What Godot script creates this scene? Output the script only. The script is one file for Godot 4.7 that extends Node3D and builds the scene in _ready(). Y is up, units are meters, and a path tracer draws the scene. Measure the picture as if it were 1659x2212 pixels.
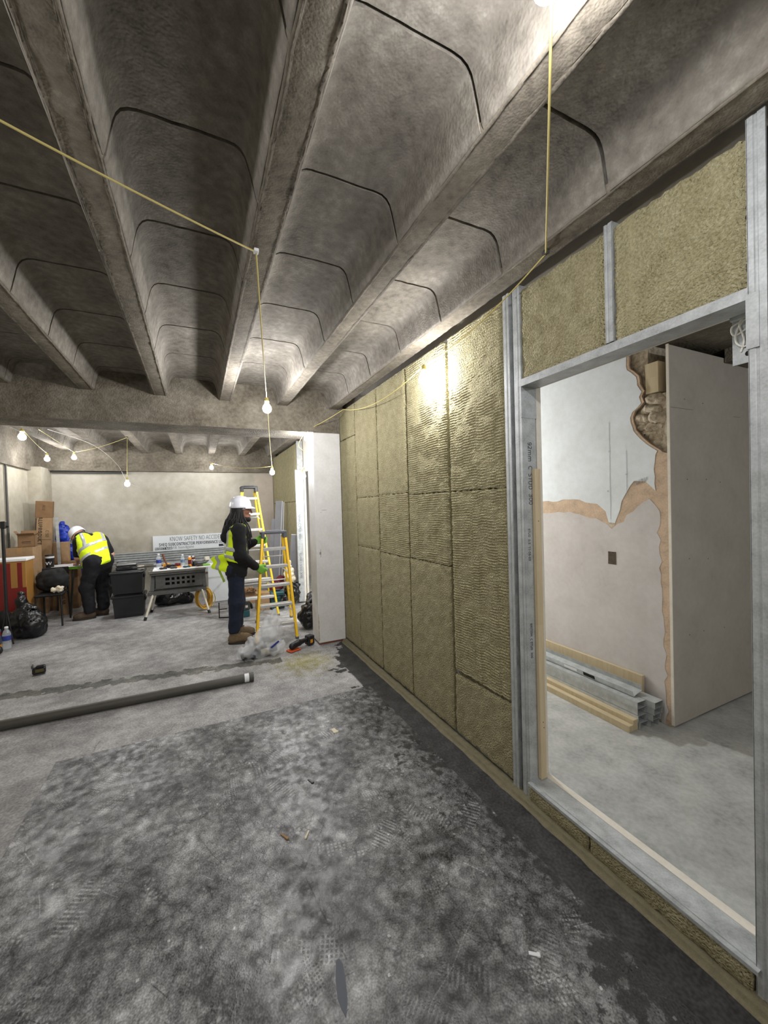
extends Node3D

# ---------------------------------------------------------------- geometry helper
class Geo:
	var v := PackedVector3Array()
	var n := PackedVector3Array()
	var u := PackedVector2Array()
	var c := PackedColorArray()
	var ix := PackedInt32Array()
	var t := Transform3D()
	var col := Color(1, 1, 1)

	func vert(p: Vector3, nn: Vector3, uv := Vector2()) -> int:
		v.append(t * p)
		n.append((t.basis * nn).normalized())
		u.append(uv)
		c.append(col)
		return v.size() - 1

	func face(a: int, b: int, d: int) -> void: # counter-clockwise seen from outside
		ix.append(a)
		ix.append(d)
		ix.append(b)

	func tri(a: Vector3, b: Vector3, d: Vector3, out := Vector3.ZERO) -> void:
		var nn := (b - a).cross(d - a)
		if nn.length_squared() < 1e-18:
			return
		nn = nn.normalized()
		if out != Vector3.ZERO and nn.dot(out) < 0.0:
			tri(a, d, b)
			return
		var i := vert(a, nn)
		vert(b, nn)
		vert(d, nn)
		face(i, i + 1, i + 2)

	func quad(a: Vector3, b: Vector3, d: Vector3, e: Vector3, out := Vector3.ZERO) -> void:
		var nn := (d - a).cross(e - b)
		if nn.length_squared() < 1e-18:
			return
		nn = nn.normalized()
		if out != Vector3.ZERO and nn.dot(out) < 0.0:
			quad(a, e, d, b)
			return
		var i := vert(a, nn, Vector2(0, 0))
		vert(b, nn, Vector2(1, 0))
		vert(d, nn, Vector2(1, 1))
		vert(e, nn, Vector2(0, 1))
		face(i, i + 1, i + 2)
		face(i, i + 2, i + 3)

	func box(ctr: Vector3, size: Vector3, b := 0.0) -> void:
		var h := size * 0.5
		b = minf(b, minf(h.x, minf(h.y, h.z)) * 0.9)
		var S := [-1.0, 1.0]
		for s in S:
			var e := Vector3(s, 0, 0)
			quad(ctr + Vector3(s * h.x, -h.y + b, -h.z + b), ctr + Vector3(s * h.x, h.y - b, -h.z + b), ctr + Vector3(s * h.x, h.y - b, h.z - b), ctr + Vector3(s * h.x, -h.y + b, h.z - b), e)
			e = Vector3(0, s, 0)
			quad(ctr + Vector3(-h.x + b, s * h.y, -h.z + b), ctr + Vector3(h.x - b, s * h.y, -h.z + b), ctr + Vector3(h.x - b, s * h.y, h.z - b), ctr + Vector3(-h.x + b, s * h.y, h.z - b), e)
			e = Vector3(0, 0, s)
			quad(ctr + Vector3(-h.x + b, -h.y + b, s * h.z), ctr + Vector3(h.x - b, -h.y + b, s * h.z), ctr + Vector3(h.x - b, h.y - b, s * h.z), ctr + Vector3(-h.x + b, h.y - b, s * h.z), e)
		if b <= 0.0:
			return
		for s in S:
			for r in S:
				quad(ctr + Vector3(s * h.x, r * (h.y - b), -h.z + b), ctr + Vector3(s * (h.x - b), r * h.y, -h.z + b), ctr + Vector3(s * (h.x - b), r * h.y, h.z - b), ctr + Vector3(s * h.x, r * (h.y - b), h.z - b), Vector3(s, r, 0))
				quad(ctr + Vector3(s * h.x, -h.y + b, r * (h.z - b)), ctr + Vector3(s * (h.x - b), -h.y + b, r * h.z), ctr + Vector3(s * (h.x - b), h.y - b, r * h.z), ctr + Vector3(s * h.x, h.y - b, r * (h.z - b)), Vector3(s, 0, r))
				quad(ctr + Vector3(-h.x + b, s * h.y, r * (h.z - b)), ctr + Vector3(-h.x + b, s * (h.y - b), r * h.z), ctr + Vector3(h.x - b, s * (h.y - b), r * h.z), ctr + Vector3(h.x - b, s * h.y, r * (h.z - b)), Vector3(0, s, r))
				for q in S:
					tri(ctr + Vector3(s * h.x, r * (h.y - b), q * (h.z - b)), ctr + Vector3(s * (h.x - b), r * h.y, q * (h.z - b)), ctr + Vector3(s * (h.x - b), r * (h.y - b), q * h.z), Vector3(s, r, q))

	# a box between two corners
	func span(a: Vector3, b: Vector3, bev := 0.0) -> void:
		box((a + b) * 0.5, (b - a).abs(), bev)

	# a square or flat bar from a to b: w across (along the given side), h the other way
	func bar(a: Vector3, b: Vector3, w: float, h: float, side := Vector3.UP, bev := 0.0) -> void:
		var d := (b - a)
		var l := d.length()
		d = d / l
		var x := side.cross(d)
		if x.length() < 1e-4:
			x = Vector3.RIGHT.cross(d)
		x = x.normalized()
		var y := d.cross(x).normalized()
		var keep := t
		t = t * Transform3D(Basis(x, y, d), (a + b) * 0.5)
		box(Vector3.ZERO, Vector3(w, h, l), bev)
		t = keep

	func prism(poly: PackedVector2Array, z0: float, z1: float) -> void:
		var tr := Geometry2D.triangulate_polygon(poly)
		for k in range(0, tr.size(), 3):
			var a := poly[tr[k]]
			var b := poly[tr[k + 1]]
			var d := poly[tr[k + 2]]
			tri(Vector3(a.x, a.y, z1), Vector3(b.x, b.y, z1), Vector3(d.x, d.y, z1), Vector3(0, 0, z1 - z0))
			tri(Vector3(a.x, a.y, z0), Vector3(b.x, b.y, z0), Vector3(d.x, d.y, z0), Vector3(0, 0, z0 - z1))
		var sgn := -1.0 if Geometry2D.is_polygon_clockwise(poly) else 1.0
		for k in poly.size():
			var a := poly[k]
			var b := poly[(k + 1) % poly.size()]
			var o := Vector3(b.y - a.y, a.x - b.x, 0) * sgn
			quad(Vector3(a.x, a.y, z0), Vector3(b.x, b.y, z0), Vector3(b.x, b.y, z1), Vector3(a.x, a.y, z1), o)

	# open or closed run of a 2-D section along z, smooth across the section
	func strip(sec: PackedVector2Array, zs: PackedFloat32Array, jit = null) -> void:
		var m := sec.size()
		var base := v.size()
		for j in zs.size():
			for k in m:
				var a := sec[maxi(k - 1, 0)]
				var b := sec[mini(k + 1, m - 1)]
				var d := (b - a)
				var p := Vector3(sec[k].x, sec[k].y, zs[j])
				if jit != null:
					p += jit.call(p)
				vert(p, Vector3(d.y, -d.x, 0), Vector2(float(k) / m, zs[j]))
		for j in zs.size() - 1:
			for k in m - 1:
				var a := base + j * m + k
				face(a, a + 1, a + m + 1)
				face(a, a + m + 1, a + m)

	func tube(path: Array, r: Variant, sides := 8, caps := true, flat := 1.0) -> void:
		var m := path.size()
		var up := Vector3.UP
		var base := v.size()
		var prev := Vector3.ZERO
		for j in m:
			var d: Vector3 = (path[mini(j + 1, m - 1)] - path[maxi(j - 1, 0)]).normalized()
			if j == 0:
				up = Vector3.UP if absf(d.y) < 0.9 else Vector3.RIGHT
			else:
				up = prev
			var x := up.cross(d).normalized()
			var y := d.cross(x).normalized()
			prev = y
			var rr: float = r if (r is float or r is int) else r[j]
			for k in sides:
				var a := TAU * k / sides
				var o := x * cos(a) + y * sin(a) * flat
				vert(path[j] + o * rr, x * cos(a) * flat + y * sin(a), Vector2(float(k) / sides, float(j)))
		for j in m - 1:
			for k in sides:
				var a := base + j * sides + k
				var b := base + j * sides + (k + 1) % sides
				face(a, b, b + sides)
				face(a, b + sides, a + sides)
		if caps:
			for e in [0, m - 1]:
				var d2: Vector3 = (path[1] - path[0]) if e == 0 else (path[m - 1] - path[m - 2])
				if e == 0:
					d2 = -d2
				var ci := vert(path[e], d2)
				var ring := []
				for k in sides:
					var i0: int = base + e * sides + k
					v.append(v[i0])
					n.append((t.basis * d2).normalized())
					u.append(Vector2())
					c.append(col)
					ring.append(v.size() - 1)
				for k in sides:
					if e == 0:
						face(ci, ring[(k + 1) % sides], ring[k])
					else:
						face(ci, ring[k], ring[(k + 1) % sides])

	# profile: array of Vector2(radius, height), turned about the y axis
	func lathe(prof: Array, sides := 16, at := Vector3.ZERO, sq := Vector2(1, 1)) -> void:
		var m := prof.size()
		var base := v.size()
		for j in m:
			var a: Vector2 = prof[maxi(j - 1, 0)]
			var b: Vector2 = prof[mini(j + 1, m - 1)]
			var d := b - a
			for k in sides + 1:
				var w := TAU * k / sides
				var o := Vector3(cos(w) * sq.x, 0, sin(w) * sq.y)
				vert(at + o * prof[j].x + Vector3(0, prof[j].y, 0), o * d.y + Vector3(0, -d.x, 0), Vector2(float(k) / sides, float(j) / m))
		for j in m - 1:
			for k in sides:
				var a := base + j * (sides + 1) + k
				face(a, a + sides + 1, a + sides + 2)
				face(a, a + sides + 2, a + 1)

	# smooth grid; pts is (nu+1)*(nv+1) points, u fastest
	func grid(pts: PackedVector3Array, nu: int, nv: int, closed_u := false) -> void:
		var base := v.size()
		var w := nu + 1
		for j in nv + 1:
			for i in w:
				var i0 := i - 1
				var i1 := i + 1
				if closed_u:
					i0 = (i0 + nu) % nu
					i1 = i1 % nu
				else:
					i0 = maxi(i0, 0)
					i1 = mini(i1, nu)
				var du := pts[j * w + i1] - pts[j * w + i0]
				var dv := pts[mini(j + 1, nv) * w + i] - pts[maxi(j - 1, 0) * w + i]
				vert(pts[j * w + i], du.cross(dv), Vector2(float(i) / nu, float(j) / nv))
		for j in nv:
			for i in nu:
				var a := base + j * w + i
				face(a, a + 1, a + w + 1)
				face(a, a + w + 1, a + w)

	func mesh() -> ArrayMesh:
		var arr := []
		arr.resize(Mesh.ARRAY_MAX)
		arr[Mesh.ARRAY_VERTEX] = v
		arr[Mesh.ARRAY_NORMAL] = n
		arr[Mesh.ARRAY_TEX_UV] = u
		arr[Mesh.ARRAY_COLOR] = c
		arr[Mesh.ARRAY_INDEX] = ix
		var am := ArrayMesh.new()
		am.add_surface_from_arrays(Mesh.PRIMITIVE_TRIANGLES, arr)
		return am

# ---------------------------------------------------------------- soft bodies: tapered capsules joined smoothly, meshed as surface nets
class Soft:
	var prims := []          # [a, b, ra, rb]
	var cell := 0.012
	var blend := 0.04
	var clips := []          # planes: what lies on the normal's side is cut away
	var bump: FastNoiseLite
	var bump_amt := 0.0
	var nor := PackedVector3Array()

	func cap(a: Vector3, b: Vector3, ra: float, rb: float, k := -1.0) -> Soft:
		prims.append([a, b, ra, rb, k])
		return self

	func ball(a: Vector3, r: float, k := -1.0) -> Soft:
		prims.append([a, a + Vector3(0, 0.0005, 0), r, r, k])
		return self

	func build(g: Geo) -> void:
		var lo := Vector3(1e9, 1e9, 1e9)
		var hi := -lo
		for p in prims:
			var rr: float = maxf(p[2], p[3]) + cell * 3.0
			lo = lo.min((p[0] as Vector3).min(p[1]) - Vector3.ONE * rr)
			hi = hi.max((p[0] as Vector3).max(p[1]) + Vector3.ONE * rr)
		var nx := int((hi.x - lo.x) / cell) + 2
		var ny := int((hi.y - lo.y) / cell) + 2
		var nz := int((hi.z - lo.z) / cell) + 2
		var f := PackedFloat32Array()
		f.resize(nx * ny * nz)
		f.fill(9.0)
		for p in prims:
			var a: Vector3 = p[0]
			var b: Vector3 = p[1]
			var ra: float = p[2]
			var rb: float = p[3]
			var k: float = p[4] if p[4] >= 0.0 else blend
			var m := maxf(ra, rb) + k + cell * 2.0
			var l0 := ((a.min(b) - Vector3.ONE * m) - lo) / cell
			var l1 := ((a.max(b) + Vector3.ONE * m) - lo) / cell
			var ab := b - a
			var ll := ab.length_squared()
			for z in range(maxi(int(l0.z), 0), mini(int(l1.z) + 2, nz)):
				for y in range(maxi(int(l0.y), 0), mini(int(l1.y) + 2, ny)):
					var row := (z * ny + y) * nx
					for x in range(maxi(int(l0.x), 0), mini(int(l1.x) + 2, nx)):
						var q := lo + Vector3(x, y, z) * cell - a
						var h := clampf(q.dot(ab) / ll, 0.0, 1.0)
						var d := (q - ab * h).length() - (ra + (rb - ra) * h)
						var o := f[row + x]
						if o > 8.0:
							f[row + x] = d
						else:
							var e := maxf(k - absf(o - d), 0.0) / maxf(k, 1e-6)
							f[row + x] = minf(o, d) - e * e * k * 0.25
		if bump_amt > 0.0 or clips.size() > 0:
			for z in nz:
				for y in ny:
					for x in nx:
						var i := (z * ny + y) * nx + x
						if f[i] > cell * 4.0:
							continue
						var q := lo + Vector3(x, y, z) * cell
						var d := f[i]
						if bump_amt > 0.0:
							d += bump.get_noise_3dv(q) * bump_amt
						for pl in clips:
							d = maxf(d, (pl as Plane).distance_to(q))
						f[i] = d
		# surface nets
		var id := PackedInt32Array()
		id.resize(nx * ny * nz)
		id.fill(-1)
		var pts := PackedVector3Array()
		var nxy := nx * ny
		for z in nz - 1:
			for y in ny - 1:
				for x in nx - 1:
					var i := z * nxy + y * nx + x
					var f0 := f[i]
					if absf(f0) > cell * 2.2:
						continue
					var co := [f0, f[i + 1], f[i + nx], f[i + nx + 1], f[i + nxy], f[i + nxy + 1], f[i + nxy + nx], f[i + nxy + nx + 1]]
					var neg := 0
					for w in co:
						if w < 0.0:
							neg += 1
					if neg == 0 or neg == 8:
						continue
					var acc := Vector3.ZERO
					var cnt := 0
					for e in EDGES:
						var d0: float = co[e[0]]
						var d1: float = co[e[1]]
						if (d0 < 0.0) != (d1 < 0.0):
							var s := d0 / (d0 - d1)
							acc += Vector3(e[0] & 1, (e[0] >> 1) & 1, e[0] >> 2).lerp(Vector3(e[1] & 1, (e[1] >> 1) & 1, e[1] >> 2), s)
							cnt += 1
					id[i] = pts.size()
					pts.append(lo + (Vector3(x, y, z) + acc / cnt) * cell)
		nor = PackedVector3Array()
		nor.resize(pts.size())
		var quads := []
		for z in range(1, nz - 1):
			for y in range(1, ny - 1):
				for x in range(1, nx - 1):
					var i := z * nxy + y * nx + x
					var f0 := f[i]
					if absf(f0) > cell * 2.2:
						continue
					if (f0 < 0.0) != (f[i + 1] < 0.0):
						_q(quads, pts, id[i], id[i - nx], id[i - nx - nxy], id[i - nxy], f0 > 0.0)
					if (f0 < 0.0) != (f[i + nx] < 0.0):
						_q(quads, pts, id[i], id[i - nxy], id[i - nxy - 1], id[i - 1], f0 > 0.0)
					if (f0 < 0.0) != (f[i + nxy] < 0.0):
						_q(quads, pts, id[i], id[i - 1], id[i - 1 - nx], id[i - nx], f0 > 0.0)
		var base := g.v.size()
		for k in pts.size():
			g.vert(pts[k], nor[k], Vector2())
		for q in quads:
			g.face(base + q[0], base + q[1], base + q[2])
			g.face(base + q[0], base + q[2], base + q[3])

	const EDGES := [[0, 1], [2, 3], [4, 5], [6, 7], [0, 2], [1, 3], [4, 6], [5, 7], [0, 4], [1, 5], [2, 6], [3, 7]]

	func _q(quads: Array, pts: PackedVector3Array, a: int, b: int, d: int, e: int, flip: bool) -> void:
		if a < 0 or b < 0 or d < 0 or e < 0:
			return
		var w := [a, e, d, b] if flip else [a, b, d, e]
		var nn := (pts[w[2]] - pts[w[0]]).cross(pts[w[3]] - pts[w[1]])
		for k in w:
			nor[k] += nn
		quads.append(w)

# ---------------------------------------------------------------- nodes
var taken := {}
var M := {}

func numbered(called: String) -> String:
	if not taken.has(called):
		taken[called] = 0
		return called
	taken[called] += 1
	return "%s_%03d" % [called, taken[called]]

func tag(o: Node, label: String, category: String, group := "") -> Node:
	o.set_meta("label", label)
	o.set_meta("category", category)
	if group != "":
		o.set_meta("group", group)
	return o

func thing(called: String, label: String, category: String, at := Vector3.ZERO, turn := 0.0, group := "") -> Node3D:
	var o := Node3D.new()
	o.name = numbered(called)
	add_child(o)
	o.position = at
	o.rotation.y = turn
	tag(o, label, category, group)
	return o

func part(parent: Node, called: String, g: Geo, m: Material) -> MeshInstance3D:
	return put(parent, called, g.mesh(), m)

func put(parent: Node, called: String, me: Mesh, m: Material) -> MeshInstance3D:
	var o := MeshInstance3D.new()
	o.name = called
	o.mesh = me
	o.material_override = m
	parent.add_child(o, true)
	return o

func single(called: String, label: String, category: String, g: Geo, m: Material, at := Vector3.ZERO, turn := 0.0, group := "") -> MeshInstance3D:
	var o := MeshInstance3D.new()
	o.name = numbered(called)
	o.mesh = g.mesh()
	o.material_override = m
	add_child(o)
	o.position = at
	o.rotation.y = turn
	tag(o, label, category, group)
	return o

func structure(called: String, label := "") -> Node3D:
	var o := Node3D.new()
	o.name = numbered(called)
	add_child(o)
	o.set_meta("kind", "structure")
	if label != "":
		o.set_meta("label", label)
	return o

func struct_mesh(called: String, g: Geo, m: Material, label := "") -> MeshInstance3D:
	var o := MeshInstance3D.new()
	o.name = numbered(called)
	o.mesh = g.mesh()
	o.material_override = m
	add_child(o)
	o.set_meta("kind", "structure")
	if label != "":
		o.set_meta("label", label)
	return o

func lettering(parent: Node, text: String, size: float, at: Vector3, basis: Basis, m: Material, bold := false, wide := 1.0, serif := false) -> MeshInstance3D:
	var tm := TextMesh.new()
	var f := SystemFont.new()
	f.font_names = PackedStringArray(["Droid Serif" if serif else "Droid Sans"])
	if bold:
		f.font_weight = 700
	tm.font = f
	tm.text = text
	tm.font_size = 64
	tm.pixel_size = size / 46.0
	tm.depth = 0.0015
	tm.curve_step = 4.0
	var o := put(parent, "lettering", tm, m)
	o.transform = Transform3D(basis * Basis.from_scale(Vector3(wide, 1, 1)), at)
	return o

# ---------------------------------------------------------------- procedural textures
func nbytes(sd: int, freq: float, octs: int, w: int, h: int, kind := FastNoiseLite.TYPE_SIMPLEX_SMOOTH, seamless := true) -> PackedByteArray:
	var f := FastNoiseLite.new()
	f.seed = sd
	f.noise_type = kind
	f.frequency = freq
	f.fractal_type = FastNoiseLite.FRACTAL_FBM if octs > 1 else FastNoiseLite.FRACTAL_NONE
	f.fractal_octaves = octs
	if kind == FastNoiseLite.TYPE_CELLULAR:
		f.cellular_return_type = FastNoiseLite.RETURN_DISTANCE2_SUB
	var im: Image = f.get_seamless_image(w, h, false, false, 0.1, true) if seamless else f.get_image(w, h, false, false, true)
	im.convert(Image.FORMAT_L8)
	return im.get_data()

# layers: [seed, frequency, octaves, weight]; colours run along the stops
func ntex(w: int, layers: Array, stops: Array) -> ImageTexture:
	var lut := PackedByteArray()
	lut.resize(256 * 3)
	for i in 256:
		var x := i / 255.0 * (stops.size() - 1)
		var k := mini(int(x), stops.size() - 2)
		var cc: Color = (stops[k] as Color).lerp(stops[k + 1], x - k)
		lut[i * 3] = int(clampf(cc.r, 0, 1) * 255)
		lut[i * 3 + 1] = int(clampf(cc.g, 0, 1) * 255)
		lut[i * 3 + 2] = int(clampf(cc.b, 0, 1) * 255)
	var tot := PackedFloat32Array()
	tot.resize(w * w)
	tot.fill(127.0)
	for l in layers:
		var b := nbytes(l[0], l[1], l[2], w, w, l[4] if l.size() > 4 else FastNoiseLite.TYPE_SIMPLEX_SMOOTH)
		var k: float = l[3]
		for i in w * w:
			tot[i] += (b[i] - 127.0) * k
	var out := PackedByteArray()
	out.resize(w * w * 3)
	for i in w * w:
		var q := clampi(int(tot[i]), 0, 255) * 3
		out[i * 3] = lut[q]
		out[i * 3 + 1] = lut[q + 1]
		out[i * 3 + 2] = lut[q + 2]
	return ImageTexture.create_from_image(Image.create_from_data(w, w, false, Image.FORMAT_RGB8, out))

func ntex_normal(w: int, sd: int, freq: float, octs: int, strength: float, kind := FastNoiseLite.TYPE_SIMPLEX_SMOOTH) -> ImageTexture:
	var im := Image.create_from_data(w, w, false, Image.FORMAT_L8, nbytes(sd, freq, octs, w, w, kind))
	im.bump_map_to_normal_map(strength)
	return ImageTexture.create_from_image(im)

func srgb(r: int, g: int, b: int) -> Color:
	return Color8(r, g, b)

func mat(called: String, col: Color, rough := 0.8, metal := 0.0, tex: Texture2D = null, scale := 1.0, nt: Texture2D = null, ns := 1.0, world := true) -> StandardMaterial3D:
	var m := StandardMaterial3D.new()
	m.resource_name = called
	m.albedo_color = col
	m.roughness = rough
	m.metallic = metal
	if tex or nt:
		m.uv1_triplanar = true
		m.uv1_world_triplanar = world
		m.uv1_triplanar_sharpness = 4.0
		m.uv1_scale = Vector3.ONE * scale
	if tex:
		m.albedo_texture = tex
	if nt:
		m.normal_enabled = true
		m.normal_texture = nt
		m.normal_scale = ns
	M[called] = m
	return m

var rng := RandomNumberGenerator.new()

func catenary(a: Vector3, b: Vector3, sag: float, steps := 14) -> Array:
	var p := []
	for i in steps + 1:
		var s := float(i) / steps
		p.append(a.lerp(b, s) + Vector3(0, -sag * 4.0 * s * (1.0 - s), 0))
	return p

func smooth_path(pts: Array, steps := 8) -> Array:
	var cu := Curve3D.new()
	for i in pts.size():
		var a: Vector3 = pts[maxi(i - 1, 0)]
		var b: Vector3 = pts[mini(i + 1, pts.size() - 1)]
		var h := (b - a) / 6.0
		cu.add_point(pts[i], -h, h)
	var out := []
	for i in pts.size() - 1:
		for k in steps:
			out.append(cu.sample(i, float(k) / steps))
	out.append(pts[pts.size() - 1])
	return out

# ================================================================ the scene
func _ready() -> void:
	rng.seed = 7
	set_camera_and_light()
	make_materials()
	build_floor()
	build_ceiling()
	build_walls()
	build_right_wall()
	build_corridor()
	build_lamps()
	build_ladders()
	build_workers()
	build_bench()
	build_left_cluster()
	build_right_cluster()
	build_floor_things()

func set_camera_and_light() -> void:
	var cam := Camera3D.new()
	cam.name = "camera"
	add_child(cam)
	cam.position = Vector3(0, 1.6, 0)
	cam.rotation_degrees = Vector3(-0.99, -25.34, -1.65)
	cam.fov = 104.9
	cam.near = 0.05
	cam.far = 60.0
	cam.current = true
	var we := WorldEnvironment.new()
	we.name = "environment"
	var e := Environment.new()
	e.background_mode = Environment.BG_COLOR
	e.background_color = Color(0, 0, 0)
	e.tonemap_mode = Environment.TONE_MAPPER_LINEAR
	e.tonemap_exposure = 1.0
	e.sdfgi_enabled = true
	e.ssao_enabled = true
	e.ssil_enabled = true
	we.environment = e
	add_child(we)

const LAMP_WHITE := Color(0.99, 0.99, 1.0)
const LAMP_COOL := Color(0.97, 0.985, 1.0)

# a bare site bulb in its rubber holder: position of the bulb's middle, energy, colour
func lamp(p: Vector3, energy: float, label: String, col := LAMP_WHITE) -> void:
	var o := thing("festoon_lamp", label, "light bulb", p + Vector3(0, 0.0, 0), 0.0, "site lamps on the festoon cable")
	var g := Geo.new()
	g.lathe([Vector2(0.0, -0.044), Vector2(0.018, -0.04), Vector2(0.033, -0.027), Vector2(0.039, -0.006), Vector2(0.036, 0.012), Vector2(0.025, 0.03), Vector2(0.016, 0.042)], 18)
	var b := part(o, "bulb", g, M.bulb)
	b.cast_shadow = GeometryInstance3D.SHADOW_CASTING_SETTING_ON
	g = Geo.new()
	g.lathe([Vector2(0.0, 0.04), Vector2(0.019, 0.041), Vector2(0.02, 0.062), Vector2(0.016, 0.07), Vector2(0.014, 0.088), Vector2(0.006, 0.094), Vector2(0.0, 0.095)], 12)
	part(o, "lamp_holder", g, M.cable_yellow)
	var l := OmniLight3D.new()
	l.name = "glow"
	l.light_color = col
	l.light_energy = energy
	l.light_size = 0.038
	l.omni_range = 30.0
	l.omni_attenuation = 2.0
	l.shadow_enabled = true
	o.add_child(l)

func make_materials() -> void:
	var c_ceil := ntex(512, [[11, 0.006, 5, 0.5], [12, 0.04, 5, 0.55], [13, 0.25, 2, 0.25]], [srgb(84, 79, 71), srgb(116, 110, 101), srgb(135, 129, 119), srgb(163, 158, 148)])
	var n_fine := ntex_normal(512, 21, 0.16, 3, 2.0)
	var n_soft := ntex_normal(512, 22, 0.012, 4, 6.0)
	var c_beam := ntex(512, [[31, 0.008, 5, 0.55], [32, 0.06, 4, 0.4], [33, 0.3, 2, 0.2]], [srgb(84, 78, 68), srgb(122, 115, 103), srgb(150, 144, 132), srgb(176, 171, 160)])
	var c_wool := ntex(512, [[41, 0.01, 3, 0.25], [42, 0.08, 4, 0.6], [43, 0.35, 2, 0.35]], [srgb(112, 103, 70), srgb(147, 138, 103), srgb(169, 161, 127), srgb(195, 189, 158)])
	var n_wool := ntex_normal(512, 44, 0.11, 4, 9.0)
	var c_plaster := ntex(512, [[51, 0.006, 5, 0.5], [52, 0.024, 4, 0.3], [53, 0.2, 2, 0.1]], [srgb(148, 142, 126), srgb(172, 166, 151), srgb(189, 184, 171), srgb(206, 203, 193)])
	var c_grime := ntex(512, [[61, 0.008, 4, 0.5], [62, 0.05, 4, 0.3], [63, 0.3, 2, 0.2]], [srgb(214, 211, 205), srgb(236, 234, 231), srgb(246, 245, 243), srgb(255, 255, 254)])
	var c_grey := ntex(512, [[71, 0.01, 4, 0.55], [72, 0.07, 4, 0.4], [73, 0.35, 2, 0.2]], [srgb(168, 168, 166), srgb(206, 206, 204), srgb(228, 228, 226), srgb(246, 246, 245)])
	var c_card := ntex(256, [[81, 0.02, 4, 0.4], [82, 0.2, 2, 0.25]], [srgb(140, 110, 78), srgb(160, 130, 96), srgb(172, 143, 109)])
	var c_rock := ntex(512, [[91, 0.02, 5, 0.8], [92, 0.1, 3, 0.4]], [srgb(128, 116, 100), srgb(176, 162, 142), srgb(206, 194, 174), srgb(228, 220, 206)])
	var c_wood := wood_texture()
	mat("ceiling", Color(1, 1, 1), 0.92, 0, c_ceil, 0.8, n_fine, 0.35)
	mat("rib", srgb(250, 246, 238), 0.92, 0, c_ceil, 1.1, n_fine, 0.3)
	mat("beam", srgb(222, 219, 213), 0.92, 0, c_beam, 0.6, n_fine, 0.9)
	mat("wool", Color(1, 1, 1), 1.0, 0, c_wool, 1.6, n_wool, 0.9)
	M.wool.vertex_color_use_as_albedo = true
	mat("wall_plaster", Color(1, 1, 1), 0.9, 0, c_plaster, 0.42, n_soft, 0.25)
	mat("wall_left", srgb(240, 238, 232), 0.9, 0, c_plaster, 0.5, n_soft, 0.25)
	mat("white_paint", srgb(234, 234, 234), 0.55, 0, c_grime, 0.9)
	mat("corridor_white", srgb(226, 232, 238), 0.7, 0, c_grime, 0.5)
	mat("corridor_skim", srgb(206, 202, 201), 0.85, 0, c_grime, 0.7)
	mat("corridor_peach", srgb(228, 200, 174), 0.9, 0, c_grey, 1.6)
	mat("plasterboard", srgb(190, 184, 176), 0.85, 0, c_grime, 0.6)
	mat("board_edge", srgb(232, 226, 214), 0.85, 0, c_grime, 2.0)
	mat("rubble", Color(1, 1, 1), 0.95, 0, c_rock, 2.2, n_fine, 1.0)
	mat("galvanised", srgb(214, 218, 220), 0.42, 0.25, c_grey, 2.5)
	mat("track_dusty", srgb(136, 128, 102), 0.9, 0.0, c_grey, 3.0, n_fine, 0.6)
	mat("wood", srgb(240, 234, 224), 0.75, 0, c_wood, 1.0)
	M.wood.uv1_world_triplanar = false
	mat("wood_pale", srgb(255, 248, 238), 0.75, 0, c_wood, 1.0)
	M.wood_pale.uv1_world_triplanar = false
	mat("timber_brown", srgb(112, 74, 48), 0.9)
	mat("corridor_floor", srgb(206, 207, 204), 0.8, 0, c_grey, 0.8, n_fine, 0.2)
	mat("black_void", srgb(22, 20, 19), 0.95)
	mat("cable_yellow", srgb(208, 192, 118), 0.55)
	mat("cable_white", srgb(226, 222, 210), 0.5)
	mat("ladder_yellow", srgb(246, 196, 8), 0.42)
	mat("ladder_yellow_worn", srgb(226, 196, 40), 0.45)
	mat("aluminium", srgb(222, 224, 226), 0.35, 0.55, c_grime, 3.0)
	mat("cap_grey", srgb(82, 84, 92), 0.5)
	mat("black_plastic", srgb(24, 25, 28), 0.42)
	mat("black_matt", srgb(20, 20, 21), 0.8)
	mat("grey_plastic", srgb(74, 74, 72), 0.4)
	mat("bag_black", srgb(18, 18, 20), 0.28, 0, null, 1.0, n_soft, 1.0)
	mat("card", Color(1, 1, 1), 0.9, 0, c_card, 2.0, null, 1.0, false)
	mat("card_dark", srgb(206, 196, 186), 0.9, 0, c_card, 2.0, null, 1.0, false)
	mat("card_ink", srgb(58, 46, 36), 0.9)
	mat("tape_brown", srgb(168, 132, 88), 0.3)
	mat("paper", srgb(236, 236, 238), 0.85)
	mat("red_print", srgb(122, 24, 22), 0.5)
	mat("gold_print", srgb(164, 118, 56), 0.5)
	mat("blue_bag", srgb(22, 52, 160), 0.42)
	mat("hivis", srgb(222, 250, 16), 0.75)
	M.hivis.rim_enabled = true
	M.hivis.rim = 0.3
	mat("reflective", srgb(176, 178, 180), 0.4, 0.25)
	mat("hoodie", srgb(17, 17, 19), 0.95)
	mat("jeans", srgb(30, 40, 62), 0.95, 0, c_grey, 4.0)
	mat("work_trousers", srgb(26, 26, 32), 0.95, 0, c_grey, 4.0)
	mat("boots_tan", srgb(132, 112, 84), 0.9, 0, c_grey, 5.0)
	mat("boots_brown", srgb(92, 74, 58), 0.85, 0, c_grey, 5.0)
	mat("sole", srgb(52, 46, 40), 0.85)
	mat("skin_dark", srgb(142, 98, 76), 0.55)
	M.skin_dark.subsurf_scatter_enabled = true
	M.skin_dark.subsurf_scatter_strength = 0.1
	mat("skin_light", srgb(206, 158, 134), 0.55)
	mat("hair", srgb(14, 12, 12), 0.7)
	mat("beard", srgb(34, 26, 22), 0.9)
	mat("eye_white", srgb(228, 224, 218), 0.3)
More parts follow.
